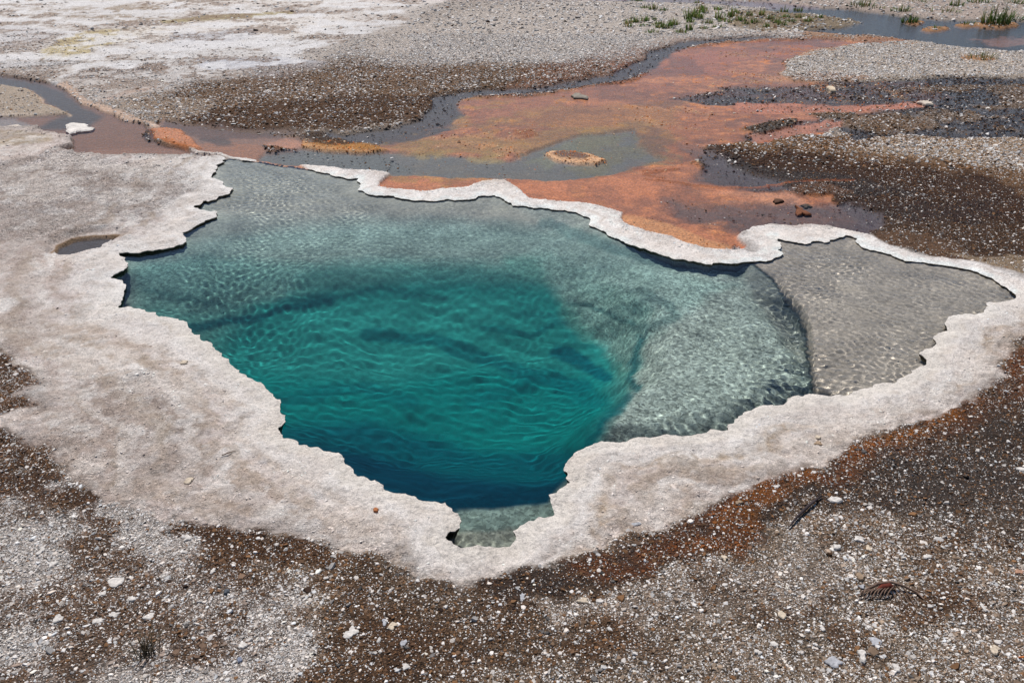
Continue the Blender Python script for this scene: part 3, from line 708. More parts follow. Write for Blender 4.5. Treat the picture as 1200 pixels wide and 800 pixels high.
for k in range(len(rings) - 1):
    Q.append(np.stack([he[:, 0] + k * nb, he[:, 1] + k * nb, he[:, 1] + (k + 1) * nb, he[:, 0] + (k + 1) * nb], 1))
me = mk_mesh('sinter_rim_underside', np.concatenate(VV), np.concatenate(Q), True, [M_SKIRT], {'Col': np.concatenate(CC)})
link('rim_shelf_underside', me, kind='structure')

# ------------------------------------------------------------------ pool floor
x0, x1, y0, y1 = POOLW[:, 0].min() - .25, POOLW[:, 0].max() + .25, POOLW[:, 1].min() - .12, POOLW[:, 1].max() + .25
fx = np.arange(x0, x1, .009); fy = np.arange(y0, y1, .009)
FX, FY = np.meshgrid(fx, fy); FX = FX.ravel(); FY = FY.ravel()

def seen_at(x, y, depth):
    """where on the surface a floor point shows, through the refracting water (Snell)"""
    D = np.hypot(x, y); lo = np.zeros_like(D); hi = D.copy()
    for _ in range(30):
        s = (lo + hi) / 2
        si = s / np.hypot(s, CAM_H); st = si / 1.33
        r = s + depth * st / np.sqrt(1 - st * st)
        m = r > D; hi = np.where(m, s, hi); lo = np.where(m, lo, s)
    k = s / np.maximum(D, 1e-6)
    return pixel(x * k, y * k)

class PX:
    def __init__(s, u, v, x, y, amp=.03):
        s.u = u + 26 * amp / .03 * fbm(x, y, 3.2, 4, 51) * .35; s.v = v + 14 * amp / .03 * fbm(x, y, 3.2, 4, 52) * .35
    def m(s, P, feather=10, sv=1.5, line=None):
        P = np.asarray(P, float); Q = P * [1, sv]
        if line is None:
            d, i = segdist(s.u, s.v * sv, Q); d = np.where(i, -d, d)
        else:
            d, i = segdist(s.u, s.v * sv, Q, False); d = d - line
        return ss(feather * .6, -feather * .6, d)
BASIN = [(862,310),(880,312),(905,325),(925,347),(938,360),(946,380),(948,400),(950,420),(952,440),(958,455),(975,463),(1000,475),(1300,450),(1300,250),(950,260),(905,270),(916,300)]
ub, vb = seen_at(FX, FY, np.full(FX.shape, .05))
pb = PX(ub, vb, FX, FY, .004)
mb = pb.m(BASIN, 2.5); mbd = pb.m(BASIN, 12)
u2, v2 = seen_at(FX, FY, np.full(FX.shape, .25)); p2 = PX(u2, v2, FX, FY)
u3, v3 = seen_at(FX, FY, np.full(FX.shape, .7)); p3 = PX(u3, v3, FX, FY)
n_ = fbm(FX, FY, 4, 5, 61)
DEEP = [(300,345),(420,330),(560,320),(660,335),(700,380),(735,420),(740,455),(715,485),(695,520),(640,600),(560,600),(450,585),(330,540),(250,470),(235,400)]
SLOPE = [(140,330),(220,310),(330,292),(470,280),(600,290),(680,310),(730,350),(760,400),(755,450),(720,490),(700,530),(640,600),(440,640),(140,450)]
RSH = [(700,300),(860,305),(960,460),(850,520),(690,540),(700,500),(740,460),(750,400),(720,350)]
dep = .04 + .11 * ss(225, 300, v2) + .14 * ss(290, 360, v2) + .26 * ss(350, 440, v3) * p3.m(DEEP, 90)
dep = np.where(v2 < 240, .04 + .03 * ss(195, 240, v2), dep)
dep = dep + (.10 - dep) * p2.m([(120,310),(200,285),(240,300),(200,340),(160,366),(120,366)], 20) * .3
pR = PX(u2, v2, FX, FY, .08)
dep = dep + (.085 - dep) * pR.m(RSH, 60) * .95
dep = dep + .03 * p2.m([(650,260),(720,284),(790,306)], 26, line=12)
dep = dep + (.12 - dep) * p2.m([(500,606),(640,585),(700,540),(700,620),(640,680),(500,680)], 12)
dep = dep + .035 * fbm(FX, FY, 1.8, 3, 63) * ss(250, 330, v2)
dep = np.maximum(dep, .03) * (1 + .12 * n_)
din = -spd(FX, FY)
shal = .009 + .42 * np.clip(din, 0, 1)
farw = np.maximum(ss(330, 300, v2) * ss(215, 262, u2), ss(375, 355, v2) * ss(860, 880, u2))
leftw = ss(290, 235, u2) * ss(356, 326, v2)
dep = dep + (.065 + .015 * n_ - dep) * mbd
dep = dep + (np.minimum(dep, .045 + .4 * np.clip(din, 0, 1)) - dep) * leftw
dep = dep + (np.minimum(dep, shal) - dep) * farw
dep = dep + .12 * ss(.004, .05, -din)
uu, vv = seen_at(FX, FY, dep)
pp = PX(uu, vv, FX, FY); ps = PX(uu, vv, FX, FY, .02)
ps.u = ps.u + 7 * fbm(FX, FY, 13, 3, 68); ps.v = ps.v + 4 * fbm(FX, FY, 13, 3, 69)
fc = np.empty((FX.size, 3)); fc[:] = lin((118, 124, 116)); spk = np.full(FX.size, .5)
def fput(m, c, a=1.0, s=None):
    global spk
    m = np.clip(m * a, 0, 1); fc[:] = fc + (lin(c) - fc) * m[:, None]
    if s is not None: spk = spk + (s - spk) * m
fput(pp.m([(240,180),(460,195),(600,235),(640,262),(520,255),(240,250)], 22), (128, 128, 118), 1, .3)
fput(pp.m([(140,300),(210,285),(300,270),(430,262),(600,262),(700,275),(850,315),(960,470),(700,560),(140,560)], 30), (112, 132, 124), 1, .6)
fput(pp.m([(150,372),(190,345),(270,322),(360,312),(470,305),(600,312),(690,325),(760,360),(755,450),(700,560),(130,560)], 30), (66, 122, 114), .9, .35)
fput(pp.m([(250,400),(300,358),(400,336),(520,326),(640,336),(700,360),(730,420),(720,470),(690,540),(640,620),(240,620)], 40), (32, 118, 112), 1, .15)
fput(pp.m([(300,360),(440,340),(640,338),(690,370),(640,420),(520,430),(380,420),(300,400)], 30), (36, 130, 122), .8, .08)
fput(pp.m([(240,430),(330,440),(450,450),(560,430),(700,440),(720,480),(690,540),(640,620),(240,620)], 40), (6, 108, 104), .95, .05)
fput(pp.m([(300,500),(430,490),(560,530),(690,530),(660,640),(300,640)], 36), (0, 76, 86), .9, .03)
fput(pp.m([(350,520),(430,530),(520,560),(620,570),(670,560),(650,640),(350,640)], 26), (0, 54, 72), .95, .03)
# right shelf, grey green gravel
fput(ps.m([(770,318),(860,312),(960,470),(850,520),(695,545),(712,505),(735,470),(752,420),(762,370)], 16), (134, 146, 136), .95, 1.0)
fput(ps.m([(655,345),(700,330),(760,350),(752,400),(735,450),(722,440),(715,400),(680,400),(660,375)], 16), (78, 128, 116), .8, .6)
fput(ps.m([(590,300),(650,300),(700,320),(640,330),(590,318)], 18), (90, 140, 128), .7)
fput(ps.m([(150,315),(240,300),(360,310),(330,345),(230,370),(160,360)], 22), (104, 146, 136), .8, .8)
fput(ps.m([(630,296),(700,300),(780,314),(860,332),(810,362),(760,398),(735,432),(700,400),(672,360),(640,325)], 22), (126, 152, 142), .7, .9)
fput(pp.m([(340,372),(420,350),(520,345),(600,352),(560,385),(440,392),(360,392)], 24), (46, 146, 136), .6)
# shade of ledges and hollows and the far rim's shadow, painted in floor colour
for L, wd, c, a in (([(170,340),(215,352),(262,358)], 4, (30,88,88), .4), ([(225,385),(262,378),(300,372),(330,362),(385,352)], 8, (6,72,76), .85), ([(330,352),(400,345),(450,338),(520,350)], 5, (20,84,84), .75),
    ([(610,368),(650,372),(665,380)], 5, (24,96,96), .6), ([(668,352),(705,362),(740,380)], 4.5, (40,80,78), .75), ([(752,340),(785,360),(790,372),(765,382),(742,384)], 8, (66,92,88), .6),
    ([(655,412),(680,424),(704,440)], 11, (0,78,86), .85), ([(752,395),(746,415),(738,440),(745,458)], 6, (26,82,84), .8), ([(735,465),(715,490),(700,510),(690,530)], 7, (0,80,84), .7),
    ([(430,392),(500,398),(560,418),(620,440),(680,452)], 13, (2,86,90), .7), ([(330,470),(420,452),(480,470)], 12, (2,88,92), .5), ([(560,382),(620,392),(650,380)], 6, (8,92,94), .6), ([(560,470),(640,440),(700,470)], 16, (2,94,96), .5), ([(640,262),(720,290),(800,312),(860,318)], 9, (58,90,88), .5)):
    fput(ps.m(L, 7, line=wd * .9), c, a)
fput(ps.m([(500,603),(640,590),(665,560),(690,570),(650,650),(500,660)], 9), (122, 142, 132), 1, .7)
fput(ps.m([(500,622),(660,618),(640,660),(500,660)], 10), (146, 148, 134), .8, .7)
fput(mb, (180, 170, 155), 1, .45)
fput(pb.m(BASIN[:15], 2.2, line=1.7), (30, 46, 48), .95)  # shadow line of the basin ledge, painted onto the floor
spk = np.clip(spk + .2 * n_, 0, 1)
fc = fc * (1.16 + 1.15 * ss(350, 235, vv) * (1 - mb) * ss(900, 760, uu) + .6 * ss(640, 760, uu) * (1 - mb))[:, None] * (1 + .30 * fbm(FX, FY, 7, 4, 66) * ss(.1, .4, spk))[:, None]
fc = np.clip(fc, .001, .8)
FV = np.stack([FX, FY, -dep], 1)
ni, nj = len(fy), len(fx); fid = np.arange(ni * nj).reshape(ni, nj)
fq = np.stack([fid[:-1, :-1], fid[:-1, 1:], fid[1:, 1:], fid[1:, :-1]], -1).reshape(-1, 4)
dfl = sd_world(FX, FY, POOLW)
fq = fq[(dfl[fq] < .16).any(1)]
uq = np.unique(fq); rm = -np.ones(FX.size, int); rm[uq] = np.arange(len(uq))
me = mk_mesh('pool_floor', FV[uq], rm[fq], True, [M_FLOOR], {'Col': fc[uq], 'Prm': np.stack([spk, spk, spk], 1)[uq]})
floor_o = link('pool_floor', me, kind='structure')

# ------------------------------------------------------------------ water surfaces
def water_sheet(name, xa, xb, ya, yb, step, test, z0, mat, amp, label_kind='structure', wav=True):
    X, Y = np.meshgrid(np.arange(xa, xb, step), np.arange(ya, yb, step))
    s = X.shape; X = X.ravel(); Y = Y.ravel()
    Z = np.full(X.size, float(z0))
    if wav:
        r = np.random.default_rng(4)
        wx = X + .05 * fbm(X, Y, 2.2, 3, 71); wy = Y + .05 * fbm(X, Y, 2.2, 3, 72)
        # calmer in the middle, choppier over the shelf
        am = .55 + .9 * ss(-.3, .4, fbm(X, Y, 1.3, 3, 73))
        du, dv = pixel(X, Y); deep = np.exp(-(((du + 30 * fbm(X, Y, 2, 3, 77) - 480) / 285) ** 2 + ((dv + 20 * fbm(X, Y, 2, 3, 78) - 430) / 172) ** 2) ** 2.2); calm = (1 - .955 * deep * ss(612, 588, dv)) * (1 + .8 * ss(588, 606, dv)) * (1 + 1.6 * ss(262, 232, dv) + 1.3 * ss(700, 800, du) + .5 * ss(860, 960, du)) * (1 - .35 * ss(270, 330, dv) * ss(720, 660, du))
        cx, cy = ground(545, 450)
        R = np.hypot(wx - cx, (wy - cy) * 1.0)
        for k in range(64):
            lam = r.uniform(.020, .046) if k < 48 else r.uniform(.1, .26)
            a = r.uniform(0, 2 * math.pi) if k % 3 else r.normal(1.5, .5)
            kk = 2 * math.pi / lam
            Z += amp * (lam / .06) ** 1.45 * r.uniform(.5, 1) * (am if k < 48 else .22) * calm * np.sin(kk * (wx * math.cos(a) + wy * math.sin(a)) + r.uniform(0, 7))
        rr = R + .06 * fbm(X, Y, 2.5, 3, 74)
        Z += amp * 1.5 * np.exp(-(R / .9) ** 2) * np.sin(rr * 2 * math.pi / .052) * ss(-.2, .35, fbm(X, Y, 2.6, 2, 75))
        # long low wind ripples running across the deep water
        for k in range(14):
            lam = r.uniform(.03, .075); a = r.normal(1.35, .22); kk = 2 * math.pi / lam
            Z += amp * .55 * (lam / .05) ** 1.6 * deep * ss(-.25, .3, fbm(X + k, Y, 1.7, 2, 80)) * np.sin(kk * (wx * math.cos(a) + wy * math.sin(a)) + r.uniform(0, 7))
    q = np.arange(s[0] * s[1]).reshape(s)
    q = np.stack([q[:-1, :-1], q[:-1, 1:], q[1:, 1:], q[1:, :-1]], -1).reshape(-1, 4)
    ok = test(X, Y)
    q = q[ok[q].all(1)]
    uq = np.unique(q); rm = -np.ones(X.size, int); rm[uq] = np.arange(len(uq))
    me = mk_mesh(name, np.stack([X, Y, Z], 1)[uq], rm[q], True, [mat])
    return link(name, me, kind='structure')

pool = water_sheet('pool_water', POOLW[:, 0].min() - .1, POOLW[:, 0].max() + .1, POOLW[:, 1].min() - .1, POOLW[:, 1].max() + .1, .0065,
                   lambda X, Y: sd_world(X, Y, POOLW) < .03, 0, M_POOL, 1.0e-4)
puw = wpoly(PUDDLE)
water_sheet('puddle_water', puw[:, 0].min() - .05, puw[:, 0].max() + .05, puw[:, 1].min() - .05, puw[:, 1].max() + .05, .02,
            lambda X, Y: sd_world(X, Y, puw) < .03, -.001, M_FILM, 0, wav=False)
ymin = ground(600, 318)[1]
def far_side(X, Y):
    u, v = pixel(X, Y)
    return (sd_world(X, Y, POOLW) > .012) & ((u > 640) | (v < 240)) & ((u > 300) | (v < 192)) & ~((u < 262) & (v > 188)) & (v < 300)
water_sheet('runoff_water', -9, 12, ymin, 20, .035, far_side, -.0015, M_FILM, 0, wav=False)

# ------------------------------------------------------------------ gravel: loose sinter chips, nobody could count them
def chips(x, y, z, r, col, seed, flat=(.12, .36), tilt=.27, ns=6):
    g = np.random.default_rng(seed); n = len(x)
    a = (np.arange(ns) / ns * 2 * math.pi)[None, :] + g.uniform(-.35, .35, (n, ns)) + g.uniform(0, 6.28, n)[:, None]
    rr = r[:, None] * g.uniform(.65, 1.2, (n, ns))
    asp = g.uniform(.55, 1, n)[:, None]; phi = g.uniform(0, 6.28, n)[:, None]
    def ring(k, zz):
        px = rr * k * np.cos(a); py = rr * k * np.sin(a) * asp
        qx = px * np.cos(phi) - py * np.sin(phi); qy = px * np.sin(phi) + py * np.cos(phi)
        return qx, qy, zz
    th = r * g.uniform(flat[0], flat[1], n)
    b = ring(1.0, -th[:, None] * .4 + 0 * rr); t = ring(.72, th[:, None] * g.uniform(.6, 1.1, (n, ns)))
    tx = g.normal(0, tilt, n)[:, None]; ty = g.normal(0, tilt, n)[:, None]
    V = np.empty((n, 2 * ns, 3))
    for k, (qx, qy, qz) in enumerate((b, t)):
        V[:, k * ns:(k + 1) * ns, 0] = x[:, None] + qx; V[:, k * ns:(k + 1) * ns, 1] = y[:, None] + qy
        V[:, k * ns:(k + 1) * ns, 2] = z[:, None] + qz + tx * qx + ty * qy
    base = (np.arange(n) * 2 * ns)[:, None, None]
    i = np.arange(ns); j = (i + 1) % ns
    side = np.stack([i, j, j + ns, i + ns], 1)[None] + base
    tops = np.array([[ns, ns + 1, ns + 2, ns + 3], [ns, ns + 3, ns + 4, ns + 5]])[None] + base
    Fq = np.concatenate([side, tops], 1).reshape(-1, 4)
    C = np.repeat(col, 2 * ns, 0)
    return V.reshape(-1, 3), Fq, C

def scatter(n, ya, yb, rmin, rmax, pw, seed, um=(-110, 1310)):
    g = np.random.default_rng(seed)
    # uniform per square metre inside the strip
    y = np.sqrt(g.uniform((ya + 1.1) ** 2, (yb + 1.1) ** 2, n)) - 1.1
    u = g.uniform(*um, n)
    x = (u - 600) / F * (y * CP + CAM_H * SP)
    r = rmin * (1 - g.random(n)) ** (-1 / pw); r = np.minimum(r, rmax)
    return x, y, r
parts = []
for k, (n, ya, yb, a, b, pw) in enumerate(((420000, 1.3, 3.0, .0019, .0095, 3.0), (2500, 1.3, 3.2, .006, .016, 3.2), (230000, 3.0, 5.6, .0032, .011, 3.1), (300000, 5.6, 10.5, .0062, .019, 3.1), (60000, 10.5, 18, .013, .035, 3.0))):
    x, y, r = scatter(n, ya, yb, a, b, pw, 100 + k)
    f = fields(x, y)
    g = np.random.default_rng(200 + k)
    dens = f.grav * np.clip(.85 + .9 * fbm(x, y, 3.5, 4, 81), .1, 1)
    dens = dens * np.where((y > 6) & (f.col.mean(1) > .40) & (f.u < 480), .35, 1)
    dens = np.maximum(dens, f.nod * .6)
    ok = (g.random(n) < dens) & (f.dp > .05)
    x, y, r = x[ok], y[ok], r[ok]
    col, grv, nod, wh, wt = f.col[ok], f.grav[ok], f.nod[ok], f.white[ok], f.wet[ok]
    m = len(x)
    lum = col.mean(1, keepdims=True)
    pale = lin((203, 195, 188)) * g.uniform(.5, 1.3, (m, 1)) * (1 + g.normal(0, .035, (m, 1)) * np.array([[1, 0, -1.]]))
    brown = lin((104, 74, 48)) * g.uniform(.2, 1.6, (m, 1)); grey = lin((122, 116, 112)) * g.uniform(.2, 1.1, (m, 1))
    t = np.clip(.10 + lum[:, 0] * 2.4, .08, .97) ** 1.05 * (.92 - .45 * wt)
    q = g.random(m)[:, None]
    base = np.where(g.random((m, 1)) < .62, col * g.uniform(.55, 1.35, (m, 1)), np.where(g.random((m, 1)) < .78, brown, grey))
    c = np.where(q < t[:, None], pale, base)
    c = np.where(wh[:, None] > .5, col * g.uniform(.85, 1.35, (m, 1)), c)
    oran = np.where(g.random((m, 1)) < .55, lin((196, 112, 48)), lin((214, 184, 150))) * g.uniform(.5, 1.1, (m, 1))
    c = np.where((nod[:, None] > .015) & (wh[:, None] < .5), oran, c)
    r = np.where(wh > .5, r * .75, r); r = np.where(nod > .015, r * .6, r)
    z = f.h[ok] + r * .08
    z = np.where((nod > .15) | (wt > .3), np.maximum(z, -.001), z)
    parts.append(chips(x, y, z, r, np.clip(c, .01, .75), 300 + k))
off = 0; VS = []; FS = []; CS = []
for V_, F_, C_ in parts:
    VS.append(V_); FS.append(F_ + off); CS.append(C_); off += len(V_)
me = mk_mesh('gravel', np.concatenate(VS), np.concatenate(FS), False, [M_GRAVEL], {'Col': np.concatenate(CS)})
link('gravel', me, kind='stuff', label='loose pale and brown sinter chips strewn over the ground round the pool', category='gravel')
print('chips', off // 12)

# ------------------------------------------------------------------ loose things
def height_at(x, y):
    return float(fields(np.array([x]), np.array([y])).h[0])

def px_to_m(u, v):
    x, y = ground(u, v); return float(x), float(y), float((y * CP + CAM_H * SP) / F)

def slab(name, u, v, wpx, hpx, rgb, label, thick=.35, seed=1, group=None, outline=None, under=None, lift=0.0, rough=.26, name_cat='stone', ns=15):
    """a flat irregular stone: wpx x hpx are its width and depth as seen, thick is its height over its width"""
    g = np.random.default_rng(seed * 7 + 1)
    x, y, m = px_to_m(u, v)
    fore = CAM_H / math.hypot(CAM_H, math.hypot(x, y))
    a, b = wpx * m / 2, hpx * m / fore / 2
    h = thick * 2 * min(a, b)
    if outline is None:
        th = np.arange(ns) / ns * 2 * math.pi
        rr = np.ones(ns)
        for k in range(2, 9): rr += rough * 1.6 / k * g.normal() * np.cos(k * th + g.uniform(0, 6.3))
        ox, oy = a * rr * np.cos(th), b * rr * np.sin(th)
    else:
        uu, vv = np.array(outline, float).T
        gx_, gy_ = ground(uu, vv); ox, oy = gx_ - x, gy_ - y
        for _ in range(2):
            ox = np.stack([ox, (ox + np.roll(ox, -1)) / 2], 1).ravel(); oy = np.stack([oy, (oy + np.roll(oy, -1)) / 2], 1).ravel()
        ns = len(ox); ox = ox + g.normal(0, .004, ns); oy = oy + g.normal(0, .006, ns)
    z = height_at(x, y) + lift - .22 * h
    prof = [(.94, -.5), (1.0, .1), (.96, .72), (.80, .95), (.45, 1.0)]
    V = []; C = []
    c0 = lin(rgb); cu = lin(under) if under is not None else c0 * .6
    for s, q in prof:
        jx = g.normal(0, .012 * a, ns); hh = q * h
        nz = .16 * h * (fbm(ox * s + x * 3, oy * s + y * 3, 1.6 / a, 3, seed) if q > .5 else 0)
        V.append(np.stack([ox * s + jx, oy * s, np.full(ns, hh) + nz], 1))
        t = (1 + .35 * fbm(ox * s + seed, oy * s, 2.5 / a, 3, seed + 5))[:, None]
        C.append(np.tile(cu if q < .3 else c0, (ns, 1)) * t)
    V.append(np.array([[0, 0, 1.0 * h]])); C.append(c0[None])
    V = np.concatenate(V); C = np.clip(np.concatenate(C), .005, .8)
    i = np.arange(ns); j = (i + 1) % ns; Fs = []
    for k in range(len(prof) - 1):
        Fs += [tuple(map(int, q)) for q in np.stack([i + k * ns, j + k * ns, j + (k + 1) * ns, i + (k + 1) * ns], 1)]
    k = (len(prof) - 1) * ns; cc = len(V) - 1
    Fs += [(int(p) + k, int(q) + k, cc) for p, q in zip(i, j)]
    me = bpy.data.meshes.new(name); me.from_pydata(V.tolist(), [], Fs)
    at_ = me.attributes.new('Col', 'FLOAT_COLOR', 'POINT')
    at_.data.foreach_set('color', np.concatenate([C, np.ones((len(C), 1))], 1).astype(np.float32).ravel())
    me.materials.append(M_STONE)
    for p in me.polygons: p.use_smooth = False
    o = link(name, me, label=label, category=name_cat)
    o.location = (x, y, z)
    if group: o['group'] = group
    return o

W, CR, TN, BG_ = (192, 185, 178), (186, 170, 150), (146, 124, 102), (158, 157, 160)
ST_ = [
 (413,752,17,15,W,'large white sinter flake lying alone on brown gravel below the pool tip',.14),
 (976,597,17,9,W,'bright white stone lying at the upper end of the dark stick',.4),
 (1083,664,12,6,W,'smooth white oval stone right of the pale chip cluster, above the fallen branch',.4),
 (1004,642,15,8,W,'jagged white stone two stones below the dark stick',.3),
 (978,652,12,7,W,'blocky pale stone left of the jagged white stone',.35),
 (1015,653,8,8,CR,'cream upright chip right of the jagged white stone',.5),
 (847,664,8,9,CR,'cream stone at the lower left end of the dark wet gravel',.5),
 (914,731,12,11,CR,'square cream stone on bare brown soil left of the fallen branch',.35),
 (961,745,8,8,W,'small white stone between the square cream stone and the bluish flake',.4),
 (1023,761,18,9,BG_,'bluish grey flake above the cluster of pale stones at the lower edge',.2),
 (1007,779,15,12,W,'angular white stone in the cluster at the lower edge, left of its round neighbour',.4),
 (974,786,20,14,BG_,'wide grey flake at the lower edge, left of the angular white stone',.2),
 (905,764,10,9,W,'white chip on the pale gravel patch below the square cream stone',.3),
 (886,774,9,8,W,'rounded white chip left below its white neighbour near the lower edge',.4),
 (1047,792,11,11,W,'round white stone at the lower edge right of the angular one',.45),
 (1161,773,16,10,CR,'beige stone in the lower right corner of the gravel',.4),
 (1148,722,7,9,W,'small upright white chip above the beige corner stone',.4),
 (1005,685,13,8,TN,'tan brown stone just above the fallen branch',.4),
 (1007,696,10,5,BG_,'small grey stone at the left end of the fallen branch',.4),
 (1190,681,14,6,(160,122,100),'pinkish brown stone at the right edge above the corner',.35),
 (1193,559,15,5,W,'low white stone on dark gravel at the right edge',.35),
 (908,580,11,4,W,'thin white chip on the rusty band, left of the dark stick',.35),
 (856,585,10,4,W,'white chip where the rusty band meets the apron',.3),
 (864,600,10,6,TN,'tan stone on the rusty band near the apron',.4),
 (612,709,8,11,BG_,'long narrow pale flake on dark gravel below the pool tip',.2),
 (523,721,6,5,W,'small round white pebble left of the long narrow flake',.6),
 (546,744,5,4,W,'tiny white pebble alone on the dark brown soil',.6),
 (477,793,8,10,W,'white chip at the lower edge right of the large white flake',.35),
 (474,765,12,7,BG_,'flat grey chip right of the large white flake',.2),
 (452,740,9,8,BG_,'slate grey flake leaning on a cream flake above the large white one',.3),
 (461,745,13,10,CR,'cream flake beside the slate grey one',.2),
 (683,714,16,8,CR,'beige stone heading the pale chip patch right of the pool tip',.35),
 (702,714,12,6,W,'white flat chip just right of the beige patch stone',.25),
 (139,692,20,13,W,'broad white flake at the centre of the pale flake cluster, lower left',.12),
 (158,712,12,7,W,'thick white flake right below the broad flake cluster',.35),
 (72,735,15,10,W,'pale pinkish flake near the lower left corner',.2),
 (178,733,15,9,W,'white flake above the wiry dead plant',.2),
 (287,766,13,9,W,'pale oval stone near the lower edge, left of the large white flake',.35),
 (283,782,9,7,(112,118,134),'blue grey pebble below the pale oval stone',.5),
 (268,703,9,7,(70,74,80),'dark slate pebble on the pale gravel',.5),
 (223,640,10,7,W,'white chip on brown gravel just below the apron edge',.3),
 (252,679,9,6,W,'cream white chip above the dark slate pebble',.3),
 (52,655,11,7,W,'white flake high on the left gravel slope',.25),
 (65,670,12,8,W,'second white flake below the one high on the left slope',.25),
 (124,706,8,8,W,'small chip left below the broad white flake',.25),
 (137,730,15,7,W,'long pale flake left of the flake above the dead plant',.2),
 (118,737,16,8,W,'folded pale flake between two flakes near the lower left',.2),
 (217,431,11,5,CR,'low cream slab on the apron west of the deep water',.3),
 (223,571,16,7,CR,'low flat slab on the apron, lower left of the pool',.3),
 (441,604,8,6,(166,104,64),'rusty brown fragment on the white apron left of the pool tip',.5),
 (957,520,9,5,CR,'pale stone on the right apron, upper of a pair',.5),
 (957,527,13,5,TN,'flat tan stone on the right apron, lower of a pair',.3),
 (745,622,12,6,BG_,'grey stone on the outer edge of the apron right of the pool tip',.35),
]
for k, (u, v, wp, hp, c, lab, th) in enumerate(ST_):
    slab('sinter_stone', u, v, wp * (.8 if wp < 17 else .95), hp * .8, c, lab, th, seed=k + 3, group='loose stones on the gravel')
slab('sinter_islet', 94, 151, 36, 12, (204, 196, 188), 'white heart shaped islet with orange sides in the brown stream', .16, seed=90, under=(176, 104, 48), name_cat='islet',
     outline=[(76,146),(83,143.5),(92,144),(100,145.5),(106,147.5),(104,149),(111,150),(110,152.5),(102,154),(92,155),(84,157),(77,156),(77,152)])
slab('sinter_islet', 17, 148, 27, 5, (198, 184, 170), 'narrow pale islet at the left edge beside the brown stream', .1, seed=91, under=(170, 120, 74), name_cat='islet')
slab('crusted_rock', 679, 114, 17, 6, (132, 122, 110), 'dark crusted rock with white top on the orange mats', .22, seed=92, under=(30, 24, 22), name_cat='rock', rough=.3)
slab('cream_pebble', 974, 106, 11, 4, (206, 186, 160), 'cream pebble on the dark wet ground right of the orange mats', .5, seed=93, name_cat='stone')
slab('brown_rock', 939, 248, 13, 9, (112, 66, 40), 'jagged brown rock standing in the dark film of water', .45, seed=94, under=(60, 32, 20), name_cat='rock', rough=.45)
slab('brown_rock', 945, 240, 11, 4, (70, 56, 44), 'flat dark rock just behind the jagged brown one', .25, seed=95, under=(34, 26, 22), name_cat='rock', rough=.3)
slab('brown_rock', 912, 236, 14, 3.5, (80, 52, 34), 'low brown rock left of the pair in the dark water', .3, seed=96, under=(34, 24, 20), name_cat='rock', rough=.3)
slab('sinter_crust', 1085, 122, 15, 4, (190, 176, 160), 'pale crust at the end of the upper orange tongue', .3, seed=97, name_cat='stone', rough=.35)

# ---- grass, twigs
def blades(specs, name, label, cat, loc, mat=None, group=None):
    """specs: list of (x,y, height, lean_x, lean_y, width, rgb0, rgb1)"""
    V = []; Fs = []; C = []
    for (x, y, h, lx, ly, wd, c0, c1) in specs:
        n = 5; b = len(V); ang = math.atan2(ly, lx) + math.pi / 2 + .3
        dx, dy = math.cos(ang), math.sin(ang)
        for i in range(n):
            t = i / (n - 1); ww = wd * (1 - t) ** .7 + .0004
            cx = x + lx * t ** 1.8; cy = y + ly * t ** 1.8; cz = h * (t - .12 * t * t * (abs(lx) + abs(ly)) / max(h, .01))
            V.append((cx - dx * ww, cy - dy * ww, cz)); V.append((cx + dx * ww, cy + dy * ww, cz))
            c = c0 * (1 - t) + c1 * t; C += [c, c]
        for i in range(n - 1): Fs.append((b + 2 * i, b + 2 * i + 1, b + 2 * i + 3, b + 2 * i + 2))
    me = bpy.data.meshes.new(name); me.from_pydata(V, [], Fs)
    at_ = me.attributes.new('Col', 'FLOAT_COLOR', 'POINT')
    C = np.array(C); at_.data.foreach_set('color', np.concatenate([C, np.ones((len(C), 1))], 1).astype(np.float32).ravel())
    me.materials.append(M_PLANT)
    o = link(name, me, label=label, category=cat); o.location = loc
    if group: o['group'] = group
    return o

def grass(u, v, wpx, hpx, n, label, seed, dark=1.0, group='grass clumps along the far water', dry=.15):
    g = np.random.default_rng(seed); x, y, m = px_to_m(u, v); z = height_at(x, y)
    r = wpx * m / 2; H = hpx * m * 1.35; sp = []
    for _ in range(n):
        a = g.uniform(0, 6.28); q = math.sqrt(g.random()) * r
        h = H * g.uniform(.35, 1.05) * (1 - .35 * q / r); ln = h * g.uniform(.05, .55)
        if g.random() < dry: c0, c1 = lin((120, 104, 70)), lin((170, 150, 106))
        else:
            k = g.uniform(.6, 1.2) * dark; c0, c1 = lin((66, 84, 40)) * k, lin((112, 142, 64)) * k
        b = g.uniform(0, 6.28)
        sp.append((q * math.cos(a), q * math.sin(a) * .8, h, ln * math.cos(b) + .3 * q * math.cos(a), ln * math.sin(b), m * g.uniform(.35, .7), c0, c1))
    return blades(sp, 'grass_clump', label, 'grass', (x, y, z - .01), group=group)

